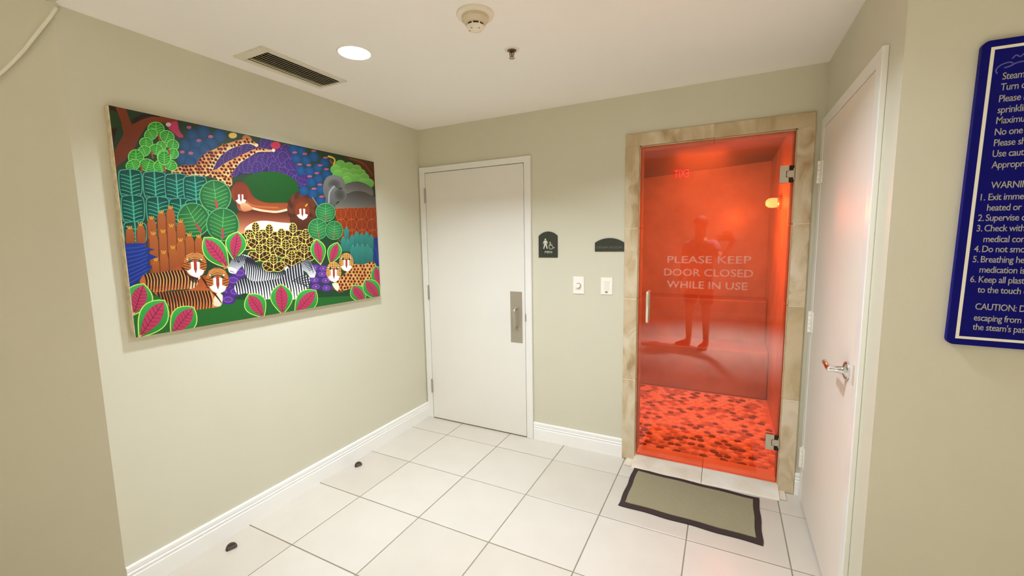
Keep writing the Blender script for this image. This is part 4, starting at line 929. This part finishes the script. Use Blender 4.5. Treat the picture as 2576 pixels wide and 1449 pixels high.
# hands
def hand_mesh(wrist, palm_dir, side, nrm, curl, grip=.0):
    """wrist point, direction to the fingers, direction to the thumb, palm normal"""
    d, s, n_ = [Vector(v).normalized() for v in (palm_dir, side, nrm)]
    V = [wrist, wrist+d*.045, wrist+d*.085]; E_ = [(0, 1), (1, 2)]; rd = [.024, (.034, .016), (.036, .014)]
    for k, (o_, L) in enumerate(((.030, .066), (.010, .074), (-.010, .068), (-.029, .052))):
        b0 = wrist+d*.088+s*o_; i = len(V); a1 = curl; p1 = b0+(d*math.cos(a1)+n_*math.sin(a1))*L*.45; a2 = curl*2.1; p2 = p1+(d*math.cos(a2)+n_*math.sin(a2))*L*.32; a3 = curl*2.9; p3 = p2+(d*math.cos(a3)+n_*math.sin(a3))*L*.25
        V += [b0, p1, p2, p3]; E_ += [(2, i), (i, i+1), (i+1, i+2), (i+2, i+3)]; rd += [.0095, .0088, .008, .007]
    i = len(V); V += [wrist+d*.03+s*.036, wrist+d*.062+s*.056+n_*.014, wrist+d*.088+s*.058+n_*.03]; E_ += [(1, i), (i, i+1), (i+1, i+2)]; rd += [.013, .011, .009]
    return [tuple(v) for v in V], E_, rd
hv = hand_mesh(hand, upl*.8-rtl*.6, -upl*.2-rtl*.9+fwl*.1, fwl, .35)
skin_body('right_hand', *hv, SKIN, pr, 1)
hv = hand_mesh(Vector((-.24, .095, .90)), Vector((0, .25, -.97)), Vector((.3, .95, .2)), Vector((.95, -.2, 0)), .25)
skin_body('left_hand', *hv, SKIN, pr, 1)
skin_body('shirt', [(0, 0, .76), (0, 0, 1.0), (0, .005, 1.2), (0, 0, 1.37), (0, 0, 1.455), (.19, 0, 1.405), tuple(sR.lerp(eR, .62)), (-.19, 0, 1.405), (-.232, -.015, 1.22)], [(0, 1), (1, 2), (2, 3), (3, 4), (3, 5), (5, 6), (3, 7), (7, 8)],
          [(.19, .14), (.175, .13), (.175, .128), (.175, .12), (.075, .075), .068, .06, .068, .06], SHIRT, pr)
skin_body('shorts', [(0, 0, 1.04), (0, 0, .90), (.10, 0, .84), (.118, .015, .56), (-.10, 0, .84), (-.122, .015, .56)], [(0, 1), (1, 2), (2, 3), (1, 4), (4, 5)], [(.16, .115), (.16, .12), .102, .09, .102, .09], SHORTS, pr)
for sx, t_ in ((.115, (.142, .21, .03)), (-.14, (-.205, .20, .03))):
    skin_body('shoe', [(sx, -.045, .04), (sx, .03, .045), tuple(Vector((sx, .03, .045)).lerp(Vector(t_), .6)), t_], [(0, 1), (1, 2), (2, 3)], [(.04, .04), (.044, .045), (.046, .036), (.038, .026)], SHOE, pr)
hb = bmesh.new(); bmesh.ops.create_uvsphere(hb, u_segments=20, v_segments=14, radius=1)
bmesh.ops.delete(hb, geom=[v for v in hb.verts if v.co.z < -.15 and v.co.y > -.2], context='VERTS')
for v in hb.verts: v.co = Vector((v.co.x*.086, v.co.y*.103+.012, v.co.z*.105+1.69))
obj('hair', hb, HAIR, pr, True)
for s_ in (-1, 1):
    fb = bmesh.new(); t = bmesh.new(); bmesh.ops.create_uvsphere(t, u_segments=10, v_segments=8, radius=.012); add(fb, t, Matrix.Translation((s_*.03, .108, 1.655)))
    obj('eye', fb, mat('eye', (40, 30, 26), .3), pr, True)

nb = bmesh.new(); prism([(-.016, 1.60), (.016, 1.60), (.006, 1.655), (-.006, 1.655)], .03, lambda u, v, d: (u*(1-d*12), .108+d*.8, v), nb); obj('nose', nb, SKIN, pr, True)
obj('mouth', B((-.024, .108, 1.568), (.024, .116, 1.578), .003, 2), mat('lips', (128, 70, 62), .5), pr)
for s_ in (-1, 1):
    t = bmesh.new(); bmesh.ops.create_uvsphere(t, u_segments=10, v_segments=8, radius=1); eb = bmesh.new(); add(eb, t, Matrix.Translation((s_*.078, .015, 1.635)) @ Matrix.Diagonal((.010, .018, .03, 1))); obj('ear', eb, SKIN, pr, True)
phn = thing('phone', 'thin black phone held sideways at arm length, reflected in the glass door', 'phone', (CX, CY, CZ))
wp = Vector((CX, CY, CZ))-FW*.05+RT*(-.045)-UP*.012
pb = bmesh.new(); t = bmesh.new(); box(t, (-.075, -.037, -.004), (.075, .037, .004), .003, 2)
mt = Matrix((RT, UP, FW)).transposed().to_4x4(); mt.translation = wp; add(pb, t, mt); part('phone_body', pb, mat('phone_black', (18, 18, 20), .25), phn)
pb = bmesh.new(); add(pb, lathe([(0, 0), (.008, 0), (.008, .0015), (0, .0015)], 18), mt @ Matrix.Translation((.045, .018, .0041))); part('phone_lens', pb, mat('lens_dark', (8, 8, 12), .1), phn)
